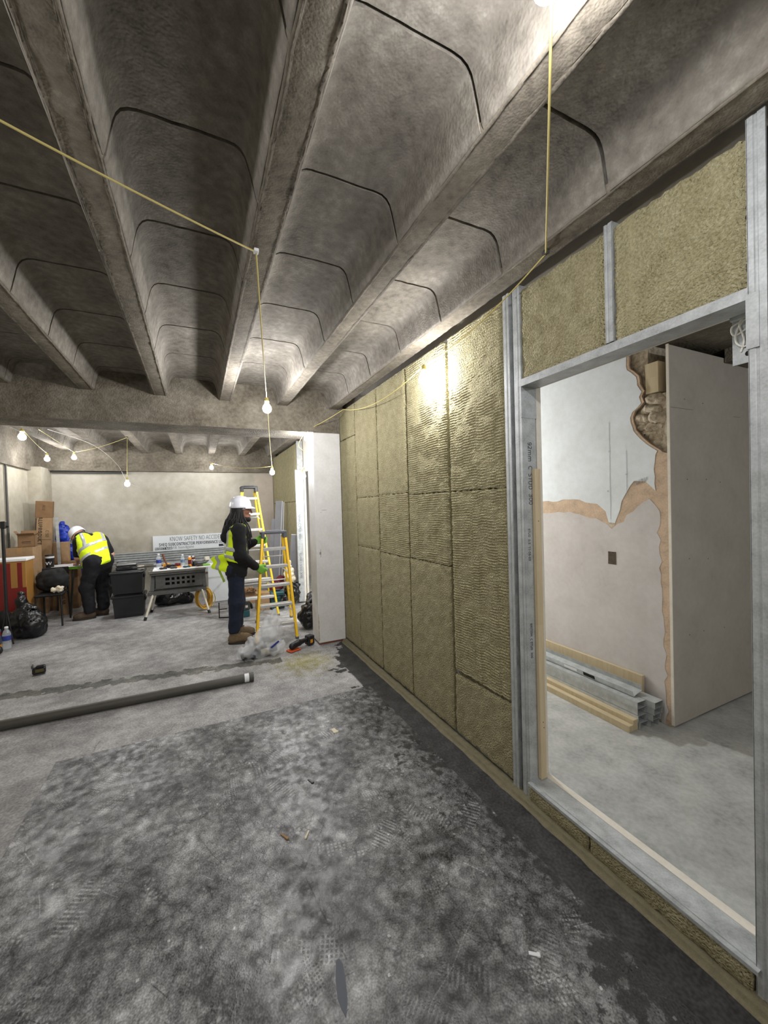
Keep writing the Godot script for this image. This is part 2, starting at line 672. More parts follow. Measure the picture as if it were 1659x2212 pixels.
	mat("lip", srgb(122, 74, 66), 0.6)
	mat("helmet_white", srgb(228, 230, 238), 0.28)
	mat("glove_green", srgb(126, 190, 70), 0.85)
	mat("glove_dark", srgb(38, 44, 34), 0.85)
	mat("sign_white", srgb(214, 218, 220), 0.6)
	mat("ink_grey", srgb(92, 98, 92), 0.7)
	mat("ink_dark", srgb(52, 54, 60), 0.7)
	mat("ink_black", srgb(28, 30, 40), 0.6)
	mat("bench_grey", srgb(84, 84, 82), 0.7, 0.0, c_grey, 4.0)
	mat("bench_tube", srgb(206, 200, 184), 0.45, 0.1)
	mat("bench_board", srgb(118, 114, 106), 0.85, 0, c_grey, 3.0)
	mat("white_laminate", srgb(240, 240, 240), 0.5)
	mat("coil_yellow", srgb(208, 162, 60), 0.55)
	mat("bosch_green", srgb(20, 68, 72), 0.5)
	mat("green_edge", srgb(120, 190, 30), 0.6)
	mat("panel_grey", srgb(152, 154, 162), 0.6, 0, c_grime, 1.0)
	mat("panel_edge", srgb(226, 228, 232), 0.7)
	mat("cloth_cream", srgb(222, 212, 188), 0.9)
	mat("tool_orange", srgb(206, 84, 40), 0.55)
	mat("label_orange", srgb(238, 158, 30), 0.5)
	mat("label_blue", srgb(38, 56, 140), 0.5)
	mat("hammer_wood", srgb(112, 66, 40), 0.6)
	mat("pipe_grey", srgb(84, 82, 76), 0.5, 0, c_grime, 2.0)
	mat("brick_red", srgb(186, 106, 78), 0.95, 0, c_grey, 4.0)
	mat("maroon", srgb(104, 22, 30), 0.7)
	var m := mat("bulb", Color(1, 1, 1), 0.3)
	m.emission_enabled = true
	m.emission = Color(1.0, 0.98, 0.94)
	m.emission_energy_multiplier = 6.0
	m = mat("poly_clear", Color(0.93, 0.94, 0.95, 0.36), 0.3)
	m.transparency = BaseMaterial3D.TRANSPARENCY_ALPHA
	m = mat("bottle_clear", Color(0.9, 0.94, 0.97, 0.25), 0.08)
	m.transparency = BaseMaterial3D.TRANSPARENCY_ALPHA
	m = mat("lens_clear", Color(0.95, 0.97, 1.0, 0.12), 0.05)
	m.transparency = BaseMaterial3D.TRANSPARENCY_ALPHA
	# floor maps
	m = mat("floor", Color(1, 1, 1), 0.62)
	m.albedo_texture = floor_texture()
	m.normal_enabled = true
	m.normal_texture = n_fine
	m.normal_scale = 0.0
	m = mat("sheet", Color(1, 1, 1), 1.0)
	m.albedo_texture = sheet_texture()
	m.roughness_texture = sheet_rough
	m.roughness_texture_channel = BaseMaterial3D.TEXTURE_CHANNEL_RED
	m.normal_enabled = true
	m.normal_texture = sheet_normal
	m.normal_scale = 0.28

var sheet_normal: ImageTexture
var sheet_rough: ImageTexture

func wood_texture() -> ImageTexture:
	var w := 512
	var a := nbytes(101, 0.012, 3, w, w)
	var b := nbytes(102, 0.25, 2, w, w)
	var out := PackedByteArray()
	out.resize(w * w * 3)
	for y in w:
		for x in w:
			# grain runs along v; rings wander with the slow noise
			var ring := sin((x * 0.16 + (a[((y >> 3) % w) * w + x] - 127) * 0.05) ) * 0.5 + 0.5
			var f := (b[((y >> 4) % w) * w + x] - 127) / 255.0
			var s := clampf(0.5 + ring * 0.35 - 0.2 + f * 0.5, 0, 1)
			var i := (y * w + x) * 3
			out[i] = int(lerpf(192, 218, s))
			out[i + 1] = int(lerpf(179, 206, s))
			out[i + 2] = int(lerpf(150, 180, s))
	return ImageTexture.create_from_image(Image.create_from_data(w, w, false, Image.FORMAT_RGB8, out))

# the site floor, 4.6 m by 9.2 m: x -3.05..1.55, z -9.1..0.1 (dusty, scuffed screed; a dark strip where an old wall stood, black bitumen beside the partition)
func floor_texture() -> ImageTexture:
	var w := 1024
	var h := 2048
	var a := nbytes(201, 0.006, 5, w, h, FastNoiseLite.TYPE_SIMPLEX_SMOOTH, false)
	var b := nbytes(202, 0.035, 4, w, h, FastNoiseLite.TYPE_SIMPLEX_SMOOTH, false)
	var d := nbytes(203, 0.25, 2, w, h, FastNoiseLite.TYPE_SIMPLEX_SMOOTH, false)
	var f := FastNoiseLite.new()
	f.seed = 9
	f.frequency = 1.0
	f.fractal_octaves = 4
	var out := PackedByteArray()
	out.resize(w * h * 3)
	for y in h:
		var z := -9.1 + 9.2 * y / h
		var streak := (a[y * w] - 127) * 0.0
		for x in w:
			var i := y * w + x
			var g := 152.0 + (a[i] - 127) * 0.24 + (b[i] - 127) * 0.17 + (d[i] - 127) * 0.24 + streak
			var r := 1.0
			var bl := 0.985
			var wx := -3.05 + 4.6 * x / w
			if wx > 0.9 and z > -4.75:
				# bitumen left beside the wall: blotchy, hard-edged patches
				var edge := minf(1.17 + (b[i] - 127) * 0.0011 + (a[i] - 127) * 0.0016, 1.27)
				edge += maxf(0.0, (-3.95 - z) * 0.75)
				if wx > edge:
					var k := clampf((wx - edge) * 70.0, 0.0, 1.0)
					g = lerpf(g, 36.0 + (d[i] - 127) * 0.16 + (b[i] - 127) * 0.12, k * 0.85)
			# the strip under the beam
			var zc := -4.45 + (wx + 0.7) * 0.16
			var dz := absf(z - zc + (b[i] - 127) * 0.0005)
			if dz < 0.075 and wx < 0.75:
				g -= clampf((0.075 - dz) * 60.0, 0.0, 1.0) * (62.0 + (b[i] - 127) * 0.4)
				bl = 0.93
			# spilt yellow mineral-fibre dust
			var q := Vector2((wx - 0.95) / 0.3, (z + 4.02) / 0.34).length() + (b[i] - 127) * 0.005 + (d[i] - 127) * 0.006
			if q < 1.0:
				bl -= 0.3 * minf((1.0 - q) * 1.2, 1.0)
			g = clampf(g, 16, 232)
			out[i * 3] = int(g * r)
			out[i * 3 + 1] = int(g * (0.99 if bl > 0.9 else 0.97))
			out[i * 3 + 2] = int(g * bl)
	var im := Image.create_from_data(w, h, false, Image.FORMAT_RGB8, out)
	# hair-thin scuffs from boots and dragged boards
	for k in 260:
		var x0 := rng.randf() * w
		var y0 := rng.randf() * h
		var an := rng.randf() * TAU
		var ln := rng.randf_range(8, 70)
		var tone := -34.0 if rng.randf() < 0.7 else 26.0
		for s in int(ln):
			an += rng.randf_range(-0.06, 0.06)
			x0 += cos(an)
			y0 += sin(an) * 0.5
			scratch(im, int(x0), int(y0), tone * rng.randf_range(0.3, 1.0))
	# one-pixel crumbs of plaster
	for k in 400:
		scratch(im, rng.randi() % w, rng.randi() % h, 44.0)
	return ImageTexture.create_from_image(im)

# one texel of a scratch, scuff or crumb
func scratch(im: Image, x: int, y: int, by: float) -> void:
	if x < 0 or y < 0 or x >= im.get_width() or y >= im.get_height():
		return
	var c := im.get_pixel(x, y)
	var k := by / 255.0
	im.set_pixel(x, y, Color(clampf(c.r + k, 0.05, 0.95), clampf(c.g + k, 0.05, 0.95), clampf(c.b + k, 0.05, 0.95)))

# the dark protection sheet in the foreground, 2.34 m by 3.6 m, trodden with boot prints
func sheet_texture() -> ImageTexture:
	var w := 1170
	var h := 1800
	var a := nbytes(301, 0.0042, 4, w, h, FastNoiseLite.TYPE_SIMPLEX_SMOOTH, false)
	var b := nbytes(302, 0.022, 5, w, h, FastNoiseLite.TYPE_SIMPLEX_SMOOTH, false)
	var d := nbytes(303, 0.22, 3, w, h, FastNoiseLite.TYPE_SIMPLEX_SMOOTH, false)
	var e := nbytes(304, 0.085, 1, w, h, FastNoiseLite.TYPE_CELLULAR, false)
	var st := creases(306, 0.02, w, h)
	var mk := nbytes(305, 0.012, 2, w, h, FastNoiseLite.TYPE_SIMPLEX_SMOOTH, false)
	var out := PackedByteArray()
	out.resize(w * h)
	var lut_a := PackedFloat32Array()
	lut_a.resize(256)
	for i in 256:
		lut_a[i] = 116.0 + (i - 127) * 0.36
	for i in w * h:
		var g := lut_a[a[i]] + (b[i] - 127) * 0.28 + (d[i] - 127) * 0.36 - (st[i] - 127) * 0.34
		if mk[i] > 140:
			g += (e[i] - 110) * 0.0045 * (mk[i] - 140)
		out[i] = clampi(int(g), 18, 208)
	# boot treads: bars or lattice within a sole outline, pale where dust stuck, dark where it was lifted
	for k in 120:
		var cx := rng.randf() * w
		var cy := rng.randf() * h
		var an := rng.randf() * TAU
		var ca := cos(an)
		var sa := sin(an)
		var tone := rng.randf_range(10, 34) * (1.0 if rng.randf() < 0.6 else -1.0)
		var pitch := rng.randf_range(7.0, 11.0)
		var lattice := rng.randf() < 0.6
		var hl := rng.randf_range(30, 72)
		for yy in range(int(-hl), int(hl) + 1):
			var half := 24.0 * sqrt(maxf(0.0, 1.0 - pow(absf(yy) / hl, 2.6)))
			for xx in range(int(-half), int(half) + 1):
				var px := int(cx + xx * ca - yy * sa)
				var py := int(cy + xx * sa + yy * ca)
				if px < 0 or py < 0 or px >= w or py >= h:
					continue
				var i := py * w + px
				if b[i] < 104:
					continue
				var on := fmod(absf(yy + 400.0 + (xx * 0.4 if lattice else 0.0)), pitch) < pitch * 0.55
				if lattice:
					on = on and fmod(absf(xx * 1.1 + 400.0 - yy * 0.4), pitch) < pitch * 0.6
				out[i] = clampi(int(out[i] + (tone if on else -tone * 0.55)), 14, 220)
	# bitumen walked onto the edge beside the partition: black crumbs with a ragged outline
	for y in h:
		for x in range(int(w * 0.86), w):
			var i := y * w + x
			var e2 := (x / float(w) - 0.972) * 14.0 + (b[i] - 127) * 0.012 + (a[i] - 127) * 0.012 + (d[i] - 127) * 0.006
			if e2 > 0.0:
				out[i] = clampi(int(lerpf(out[i], 40.0 + (d[i] - 127) * 0.2, clampf(e2 * 2.0, 0.0, 0.85))), 12, 220)
	# drag scratches
	for k in 420:
		var x0 := rng.randf() * w
		var y0 := rng.randf() * h
		var an2 := rng.randf() * TAU if k % 3 else rng.randfn(1.35, 0.3)
		var ln := rng.randf_range(8, 60) if k % 5 else rng.randf_range(60, 220)
		var tone2 := rng.randf_range(-44, -10) if rng.randf() < 0.68 else rng.randf_range(14, 52)
		for s in int(ln):
			an2 += rng.randf_range(-0.02, 0.02)
			x0 += cos(an2)
			y0 += sin(an2)
			for q in 2:
				var px2 := int(x0) + q
				var py2 := int(y0)
				if px2 >= 0 and py2 >= 0 and px2 < w and py2 < h and rng.randf() < 0.8:
					out[py2 * w + px2] = clampi(int(out[py2 * w + px2] + tone2), 10, 225)
	# pale plaster crumbs and smears
	for k in 620:
		var x3 := rng.randi() % w
		var y3 := rng.randi() % h
		var rr := 0 if rng.randf() < 0.7 else rng.randi_range(1, 2)
		for yy in range(-rr, rr + 1):
			for xx in range(-rr, rr + 1):
				var px3 := clampi(x3 + xx, 0, w - 1)
				var py3 := clampi(y3 + yy, 0, h - 1)
				out[py3 * w + px3] = clampi(out[py3 * w + px3] + 62, 0, 228)
	# gloss of the trodden plastic: fine, even grain over the whole sheet
	var wp := nbytes(307, 0.02, 4, w, h, FastNoiseLite.TYPE_SIMPLEX_SMOOTH, false)
	var ro := PackedByteArray()
	ro.resize(w * h)
	for y in h:
		for x in w:
			var i := y * w + x
			var wiped := clampf(0.5 + (wp[i] - 127) * 0.011, 0.0, 1.0)
			ro[i] = clampi(int(lerpf(150.0, 84.0, wiped) + (d[i] - 127) * 0.25), 24, 200)
	sheet_rough = ImageTexture.create_from_image(Image.create_from_data(w, h, false, Image.FORMAT_L8, ro))
	var im := Image.create_from_data(w, h, false, Image.FORMAT_L8, out)
	var bump := im.duplicate() as Image
	bump.resize(w, h)
	bump.bump_map_to_normal_map(2.2)
	sheet_normal = ImageTexture.create_from_image(bump)
	im.convert(Image.FORMAT_RGB8)
	return ImageTexture.create_from_image(im)

# creased noise: thin branching lines, as scuffs and cracks in dried dirt
func creases(sd: int, freq: float, w: int, h: int) -> PackedByteArray:
	var f := FastNoiseLite.new()
	f.seed = sd
	f.frequency = freq
	f.fractal_type = FastNoiseLite.FRACTAL_RIDGED
	f.fractal_octaves = 5
	f.fractal_gain = 0.62
	f.domain_warp_enabled = true
	f.domain_warp_amplitude = 14.0
	f.domain_warp_frequency = 0.03
	var im := f.get_image(w, h, false, false, true)
	im.convert(Image.FORMAT_L8)
	return im.get_data()

# ---------------------------------------------------------------- room shell
func build_floor() -> void:
	var g := Geo.new()
	var x0 := -3.05
	var x1 := 1.55
	var z0 := -9.1
	var z1 := 0.1
	var i := g.vert(Vector3(x0, 0, z0), Vector3.UP, Vector2(0, 0))
	g.vert(Vector3(x1, 0, z0), Vector3.UP, Vector2(1, 0))
	g.vert(Vector3(x1, 0, z1), Vector3.UP, Vector2(1, 1))
	g.vert(Vector3(x0, 0, z1), Vector3.UP, Vector2(0, 1))
	g.face(i, i + 3, i + 2)
	g.face(i, i + 2, i + 1)
	# the part behind the photographer, and the slab's body
	i = g.vert(Vector3(x0, 0, z1), Vector3.UP, Vector2(0, 1))
	g.vert(Vector3(x1, 0, z1), Vector3.UP, Vector2(1, 1))
	g.vert(Vector3(x1, 0, 4.1), Vector3.UP, Vector2(1, 0.55))
	g.vert(Vector3(x0, 0, 4.1), Vector3.UP, Vector2(0, 0.55))
	g.face(i, i + 3, i + 2)
	g.face(i, i + 2, i + 1)
	g.span(Vector3(x0, -0.2, z0), Vector3(x1, -0.002, 4.1))
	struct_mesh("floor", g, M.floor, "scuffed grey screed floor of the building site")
	g = Geo.new()
	g.span(Vector3(1.55, -0.2, -9.1), Vector3(5.2, 0.0, 4.1))
	struct_mesh("floor", g, M.corridor_floor, "pale dusty screed floor of the corridor beyond the partition")
	# foreground sheet, 3 mm thick
	g = Geo.new()
	var a := Vector3(-0.88, 0.003, -3.2)
	var b := Vector3(1.33, 0.003, 0.4)
	i = g.vert(a, Vector3.UP, Vector2(0, 0))
	g.vert(Vector3(b.x, a.y, a.z), Vector3.UP, Vector2(1, 0))
	g.vert(b, Vector3.UP, Vector2(1, 1))
	g.vert(Vector3(a.x, a.y, b.z), Vector3.UP, Vector2(0, 1))
	g.face(i, i + 3, i + 2)
	g.face(i, i + 2, i + 1)
	g.quad(a, Vector3(b.x, a.y, a.z), Vector3(b.x, 0, a.z), Vector3(a.x, 0, a.z), Vector3(0, 0, -1))
	g.quad(a, Vector3(a.x, a.y, b.z), Vector3(a.x, 0, b.z), Vector3(a.x, 0, a.z), Vector3(-1, 0, 0))
	single("floor_sheet", "large dark floor protection sheet covered in boot prints and scuffs", "floor sheet", g, M.sheet)

const RIB_Y := 2.74
const RIB0 := 1.42     # left edge of the rib beside the partition
const PITCH := 0.59
const RIB_W := 0.115

func pan_section(x0: float, x1: float, off := 0.0) -> PackedVector2Array:
	var s := PackedVector2Array()
	var y := RIB_Y
	var L := [Vector2(-0.008, 0.006), Vector2(0.0, 0.002), Vector2(0.006, 0.016), Vector2(0.018, 0.075), Vector2(0.03, 0.125), Vector2(0.039, 0.152), Vector2(0.053, 0.172), Vector2(0.073, 0.184), Vector2(0.098, 0.188), Vector2(0.115, 0.1885)]
	for p in L:
		s.append(Vector2(x0 + p.x - off * 0.7, y + p.y + off))
	for k in 5:
		s.append(Vector2(lerpf(x0 + 0.155, x1 - 0.155, k / 4.0), y + 0.189 + off))
	for k in L.size():
		var p: Vector2 = L[L.size() - 1 - k]
		s.append(Vector2(x1 - p.x + off * 0.7, y + p.y + off))
	return s

func build_ceiling() -> void:
	var ce := structure("ceiling", "ribbed concrete trough ceiling with moulded pans between the ribs")
	var jn := FastNoiseLite.new()
	jn.seed = 5
	jn.frequency = 6.0
	var wob := func(p: Vector3) -> Vector3:
		return Vector3(jn.get_noise_3d(p.y * 3.0, p.z, p.x) * 0.003, jn.get_noise_3d(p.x * 2.0, p.z * 1.3, 7.0) * 0.0035, 0)
	var chip := func(p: Vector3) -> Vector3:
		var q := jn.get_noise_3d(p.x * 5.0, p.z * 1.9, 40.0)
		return Vector3(jn.get_noise_3d(p.x, p.z * 2.2, 3.0) * 0.004, absf(q) * 0.009 - 0.002, 0)
	var bays := [[[-4.45, -4.31, -3.75, -3.19, -2.63, -2.08, -1.53, -0.97, -0.41, 0.15]], [[-8.9, -8.25, -7.69, -7.13, -6.57, -6.01, -5.45, -4.88]]]
	for b in 2:
		var js: Array = bays[b][0]
		for i in 8:
			var x1 := RIB0 - PITCH * i
			var x0 := x1 - PITCH + RIB_W
			# each moulded pan
			for k in js.size() - 1:
				var za: float = js[k] + 0.007
				var zb: float = js[k + 1] - 0.007
				var zs := PackedFloat32Array()
				for s in 5:
					zs.append(lerpf(za, zb, s / 4.0))
				var g := Geo.new()
				g.strip(pan_section(x0, x1), zs, wob)
				# turned-up edges of the pan at its two joints
				for e in [za, zb]:
					var lo := pan_section(x0, x1)
					var hi := pan_section(x0, x1, 0.042)
					for q in lo.size() - 1:
						g.quad(Vector3(lo[q].x, lo[q].y, e) + wob.call(Vector3(lo[q].x, lo[q].y, e)), Vector3(lo[q + 1].x, lo[q + 1].y, e) + wob.call(Vector3(lo[q + 1].x, lo[q + 1].y, e)), Vector3(hi[q + 1].x, hi[q + 1].y, e), Vector3(hi[q].x, hi[q].y, e), Vector3(0, 0, -1 if e == za else 1))
				part(ce, "pan", g, M.ceiling)
			var back := Geo.new()
			back.strip(pan_section(x0, x1, 0.038), PackedFloat32Array([js[0] - 0.05, js[js.size() - 1] + 0.05]))
			part(ce, "joint_backing", back, M.ceiling)
		for i in 9:
			var xa := RIB0 - PITCH * i
			var xb := xa + RIB_W
			var zr := PackedFloat32Array()
			var z: float = js[0]
			while z < js[js.size() - 1]:
				zr.append(z)
				z += 0.035
			zr.append(js[js.size() - 1])
			var g2 := Geo.new()
			var y := RIB_Y
			g2.strip(PackedVector2Array([Vector2(xa - 0.004, y + 0.03), Vector2(xa + 0.001, y + 0.006), Vector2(xa + 0.008, y - 0.004), Vector2(xa + 0.016, y + 0.002), Vector2(xa + 0.02, y), Vector2(xa + 0.057, y - 0.002), Vector2(xb - 0.02, y), Vector2(xb - 0.016, y + 0.002), Vector2(xb - 0.008, y - 0.004), Vector2(xb - 0.001, y + 0.006), Vector2(xb + 0.004, y + 0.03)]), zr, chip)
			part(ce, "rib", g2, M.rib)
	# the slab over everything, and the ceiling behind the photographer
	var s2 := Geo.new()
	s2.span(Vector3(-3.3, 2.96, -9.3), Vector3(5.3, 3.15, 4.3))
	s2.span(Vector3(-3.3, 2.9, 0.15), Vector3(1.6, 2.97, 4.3))
	part(ce, "slab", s2, M.ceiling)
	# downstand beams
	var g3 := rough_box(Vector3(-3.1, 2.46, -4.9), Vector3(1.6, 2.96, -4.43), 0.05, 0.006, 3)
	struct_mesh("ceiling_beam", g3, M.beam, "deep concrete beam crossing the ceiling above the white column")
	g3 = rough_box(Vector3(-2.7, 2.39, -9.1), Vector3(1.6, 2.96, -8.88), 0.06, 0.004, 4)
	struct_mesh("ceiling_beam", g3, M.beam, "concrete beam along the top of the back wall")

# a box whose faces are cut into cells and slightly uneven
func rough_box(a: Vector3, b: Vector3, cell: float, amp: float, sd: int) -> Geo:
	var g := Geo.new()
	var f := FastNoiseLite.new()
	f.seed = sd
	f.frequency = 3.5
	f.fractal_octaves = 4
	var faces := [[0, 1, 2], [0, 2, 1], [1, 2, 0]]
	for fc in faces:
		var ax: int = fc[0]
		var ay: int = fc[1]
		var az: int = fc[2]
		for s in 2:
			var nu := clampi(int((b[ax] - a[ax]) / cell), 1, 120)
			var nv := clampi(int((b[ay] - a[ay]) / cell), 1, 60)
			var pts := PackedVector3Array()
			for j in nv + 1:
				for i in nu + 1:
					var p := Vector3.ZERO
					p[ax] = lerpf(a[ax], b[ax], float(i) / nu)
					p[ay] = lerpf(a[ay], b[ay], float(j) / nv)
					p[az] = a[az] if s == 0 else b[az]
					p += Vector3(f.get_noise_3d(p.x, p.y, p.z), f.get_noise_3d(p.y + 9, p.z, p.x), f.get_noise_3d(p.z, p.x + 5, p.y)) * amp
					pts.append(p)
			# orient outwards
			var out := Vector3.ZERO
			out[az] = -1.0 if s == 0 else 1.0
			var e1 := Vector3.ZERO
			e1[ax] = 1.0
			var e2 := Vector3.ZERO
			e2[ay] = 1.0
			if e1.cross(e2).dot(out) > 0.0:
				g.grid(pts, nu, nv)
			else:
				var rev := PackedVector3Array()
				for j in nv + 1:
					for i in nu + 1:
						rev.append(pts[j * (nu + 1) + nu - i])
				g.grid(rev, nu, nv)
	return g

func build_walls() -> void:
	# back wall with its uneven plaster; a paler rendered bay at the partition end
	var w := structure("wall_back", "beige plastered back wall with trowel marks")
	var g := rough_box(Vector3(-2.9, 0, -9.2), Vector3(1.55, 2.45, -9.02), 0.09, 0.004, 11)
	part(w, "plaster", g, M.wall_plaster)
	g = Geo.new()
	var f := FastNoiseLite.new()
	f.seed = 77
	f.frequency = 4.0
	var poly := PackedVector2Array()
	for k in 13:
		poly.append(Vector2(1.16 + f.get_noise_1d(k * 0.2) * 0.06 + (0.12 if k > 9 else 0.0), 2.36 - k * 0.13))
	poly.append(Vector2(1.54, 0.78))
	poly.append(Vector2(1.54, 2.38))
	g.prism(poly, -9.018, -9.008)
	part(w, "patch", g, mat("patch_pink", srgb(204, 194, 182), 0.9, 0, M.white_paint.albedo_texture, 0.9))
	# capped pipe run under the back beam
	g = Geo.new()
	g.tube([Vector3(-2.35, 2.37, -8.97), Vector3(-1.2, 2.365, -8.97)], 0.022, 10)
	single("pipe_run", "thin dark pipe fixed along the top of the back wall", "pipe", g, M.grey_plastic)
	# left wall and the pilaster in the corner
	g = rough_box(Vector3(-2.75, 0, -9.1), Vector3(-2.55, 2.4, 4.1), 0.2, 0.004, 12)
	struct_mesh("wall_left", g, M.wall_left, "pale plastered left wall")
	g = rough_box(Vector3(-2.75, 2.36, -9.1), Vector3(-2.5, 2.97, 4.1), 0.15, 0.005, 19)
	struct_mesh("ceiling_beam", g, M.beam, "concrete edge beam along the top of the left wall")
	g = rough_box(Vector3(-2.6, 0, -9.1), Vector3(-2.37, 2.42, -8.5), 0.08, 0.004, 13)
	struct_mesh("pilaster", g, M.wall_left, "plastered pilaster in the back left corner")
	g = Geo.new()
	g.span(Vector3(-2.75, 0, 4.0), Vector3(5.2, 3.0, 4.2))
	struct_mesh("wall_front", g, M.wall_plaster, "plastered wall behind the viewpoint")
	# conduit down the left wall
	g = Geo.new()
	g.tube([Vector3(-2.53, 2.6, -7.62), Vector3(-2.53, 1.2, -7.62), Vector3(-2.53, 0.02, -7.62)], 0.014, 8)
	single("conduit", "thin grey conduit running down the left wall", "conduit", g, M.grey_plastic)
	# white column under the beam, chipped at its foot
	var c := structure("column", "white painted column under the concrete beam")
	g = Geo.new()
	g.span(Vector3(1.222, 0.022, -4.7), Vector3(1.55, 2.46, -4.43), 0.006)
	part(c, "shaft", g, M.white_paint)
	g = rough_box(Vector3(1.24, 0.0, -4.69), Vector3(1.55, 0.03, -4.45), 0.03, 0.006, 15)
	part(c, "broken_base", g, M.brick_red)
	g = Geo.new()
	g.prism(PackedVector2Array([Vector2(1.2215, 0.05), Vector2(1.233, 0.06), Vector2(1.229, 0.16), Vector2(1.232, 0.25), Vector2(1.2235, 0.36), Vector2(1.2212, 0.36)]), -4.436, -4.4285)
	part(c, "chipped_corner", g, M.rubble)
	# grimy smears on the column are scratches with an outline of their own
	g = Geo.new()
	for s in [[1.256, 1.05, 0.02, 0.03], [1.27, 1.02, 0.006, 0.09], [1.30, 1.56, 0.06, 0.006], [1.28, 1.535, 0.02, 0.004]]:
		g.span(Vector3(s[0], s[1], -4.43), Vector3(s[0] + s[2], s[1] + s[3], -4.4292))
	part(c, "scuff", g, mat("scuff", srgb(178, 174, 166), 0.8))

# ---------------------------------------------------------------- the partition: metal studs with mineral wool between them
const WX := 1.55        # room face of the partition

func batt(parent: Node, za: float, zb: float, ya: float, yb: float, crimped: bool, sd: int, slope := 0.0, tint := 1.0, out_by := 0.0) -> void:
	var f := FastNoiseLite.new()
	f.seed = sd
	f.frequency = 9.0
	f.fractal_octaves = 4
	var nz := maxi(int((zb - za) / (0.02 if crimped else 0.016)), 3)
	var ny := maxi(int((yb - ya) / (0.0036 if crimped else 0.016)), 3)
	var r := RandomNumberGenerator.new()
	r.seed = sd
	var nb := 7
	var ph := []
	for k in nb + 1:
		ph.append(r.randf_range(-0.5, 0.5))
	var pts := PackedVector3Array()
	for j in ny + 1:
		var y := lerpf(ya, yb, float(j) / ny)
		for i in nz + 1:
			# u runs towards -z so that the front faces the room (-x)
			var s := float(i) / nz
			var z := lerpf(za, zb, s)
			var yy := y
			if slope != 0.0:
				yy = y + slope * (s - 0.5) * float(j) / ny
			var n1 := f.get_noise_2d(z, yy)
			var n2 := f.get_noise_2d(z * 5.0 + 30.0, yy * 5.0)
			var d := n1 * (0.004 if crimped else 0.005) + n2 * (0.002 if crimped else 0.0045)
			if crimped:
				var col := s * nb
				var k := int(col)
				var blendk := smoothstep(0.75, 1.0, col - k)
				var p: float = lerpf(ph[k], ph[mini(k + 1, nb)], blendk)
				var w := sin((yy / 0.0165 + p + n1 * 0.12) * TAU)
				var fade := clampf(0.75 + f.get_noise_2d(z * 0.6 + 80.0, yy * 0.6) * 2.2, 0.12, 1.0)
				d += w * 0.0034 * fade
				d -= 0.0028 * smoothstep(0.42, 0.5, absf(col - k - 0.5)) 
			# rounded, ragged margins
			var ez := minf(z - za, zb - z)
			var ey := minf(yy - ya, yb - yy) if slope == 0.0 else minf(y - ya, yb - y)
			d -= 0.008 * (1.0 - smoothstep(0.0, 0.007, ez)) + 0.005 * (1.0 - smoothstep(0.0, 0.005, ey))
			var zr := z
			var yr := yy
			if i == 0 or i == nz:
				zr += f.get_noise_2d(yy * 3.0, 7.0) * 0.007
			if j == 0 or j == ny:
				yr += f.get_noise_2d(z * 3.0, 17.0) * 0.012
			pts.append(Vector3(WX - 0.004 - d - out_by, yr, zr))
	var g := Geo.new()
	g.col = Color(tint, tint, tint)
	g.grid(pts, nz, ny)
	for k in range(g.n.size()):
		if g.n[k].x > 0.0:
			g.n[k] = -g.n[k]
	# sides back to the lining
	var w0 := nz + 1
	for i in nz:
		for e in [0, ny]:
			var a := pts[e * w0 + i]
			var b := pts[e * w0 + i + 1]
			g.quad(a, b, Vector3(WX + 0.085, b.y, b.z), Vector3(WX + 0.085, a.y, a.z), Vector3(0, -1 if e == 0 else 1, 0))
	for j in ny:
		for e in [0, nz]:
			var a := pts[j * w0 + e]
			var b := pts[(j + 1) * w0 + e]
			g.quad(a, b, Vector3(WX + 0.085, b.y, b.z), Vector3(WX + 0.085, a.y, a.z), Vector3(0, 0, -1 if e == 0 else 1))
	part(parent, "insulation_batt", g, M.wool)

# upright C-stud: web at z = zw, flanges run towards dir
func stud(parent: Node, zw: float, dir: float, ya: float, yb: float, m: Material, fl := 0.042, xf := WX) -> Node3D:
	var g := Geo.new()
	var t := 0.0012
	var x1 := xf + 0.092
	g.span(Vector3(xf, ya, zw - t), Vector3(x1, yb, zw + t))
	for x in [xf, x1]:
		var sx := 1.0 if x == xf else -1.0
		# flange pressed with a shallow channel down its middle
		var zs := [0.0, 0.015, 0.018, 0.024, 0.027, fl]
		var ds := [0.0, 0.0, 0.003, 0.003, 0.0, 0.0]
		for k in 5:
			g.quad(Vector3(x + ds[k] * sx, ya, zw + dir * zs[k]), Vector3(x + ds[k + 1] * sx, ya, zw + dir * zs[k + 1]), Vector3(x + ds[k + 1] * sx, yb, zw + dir * zs[k + 1]), Vector3(x + ds[k] * sx, yb, zw + dir * zs[k]), Vector3(-sx, 0, 0))
		g.quad(Vector3(x, ya, zw + dir * fl), Vector3(x + 0.008 * sx, ya, zw + dir * fl), Vector3(x + 0.008 * sx, yb, zw + dir * fl), Vector3(x, yb, zw + dir * fl), Vector3(0, 0, dir))
	return part(parent, "stud", g, m)

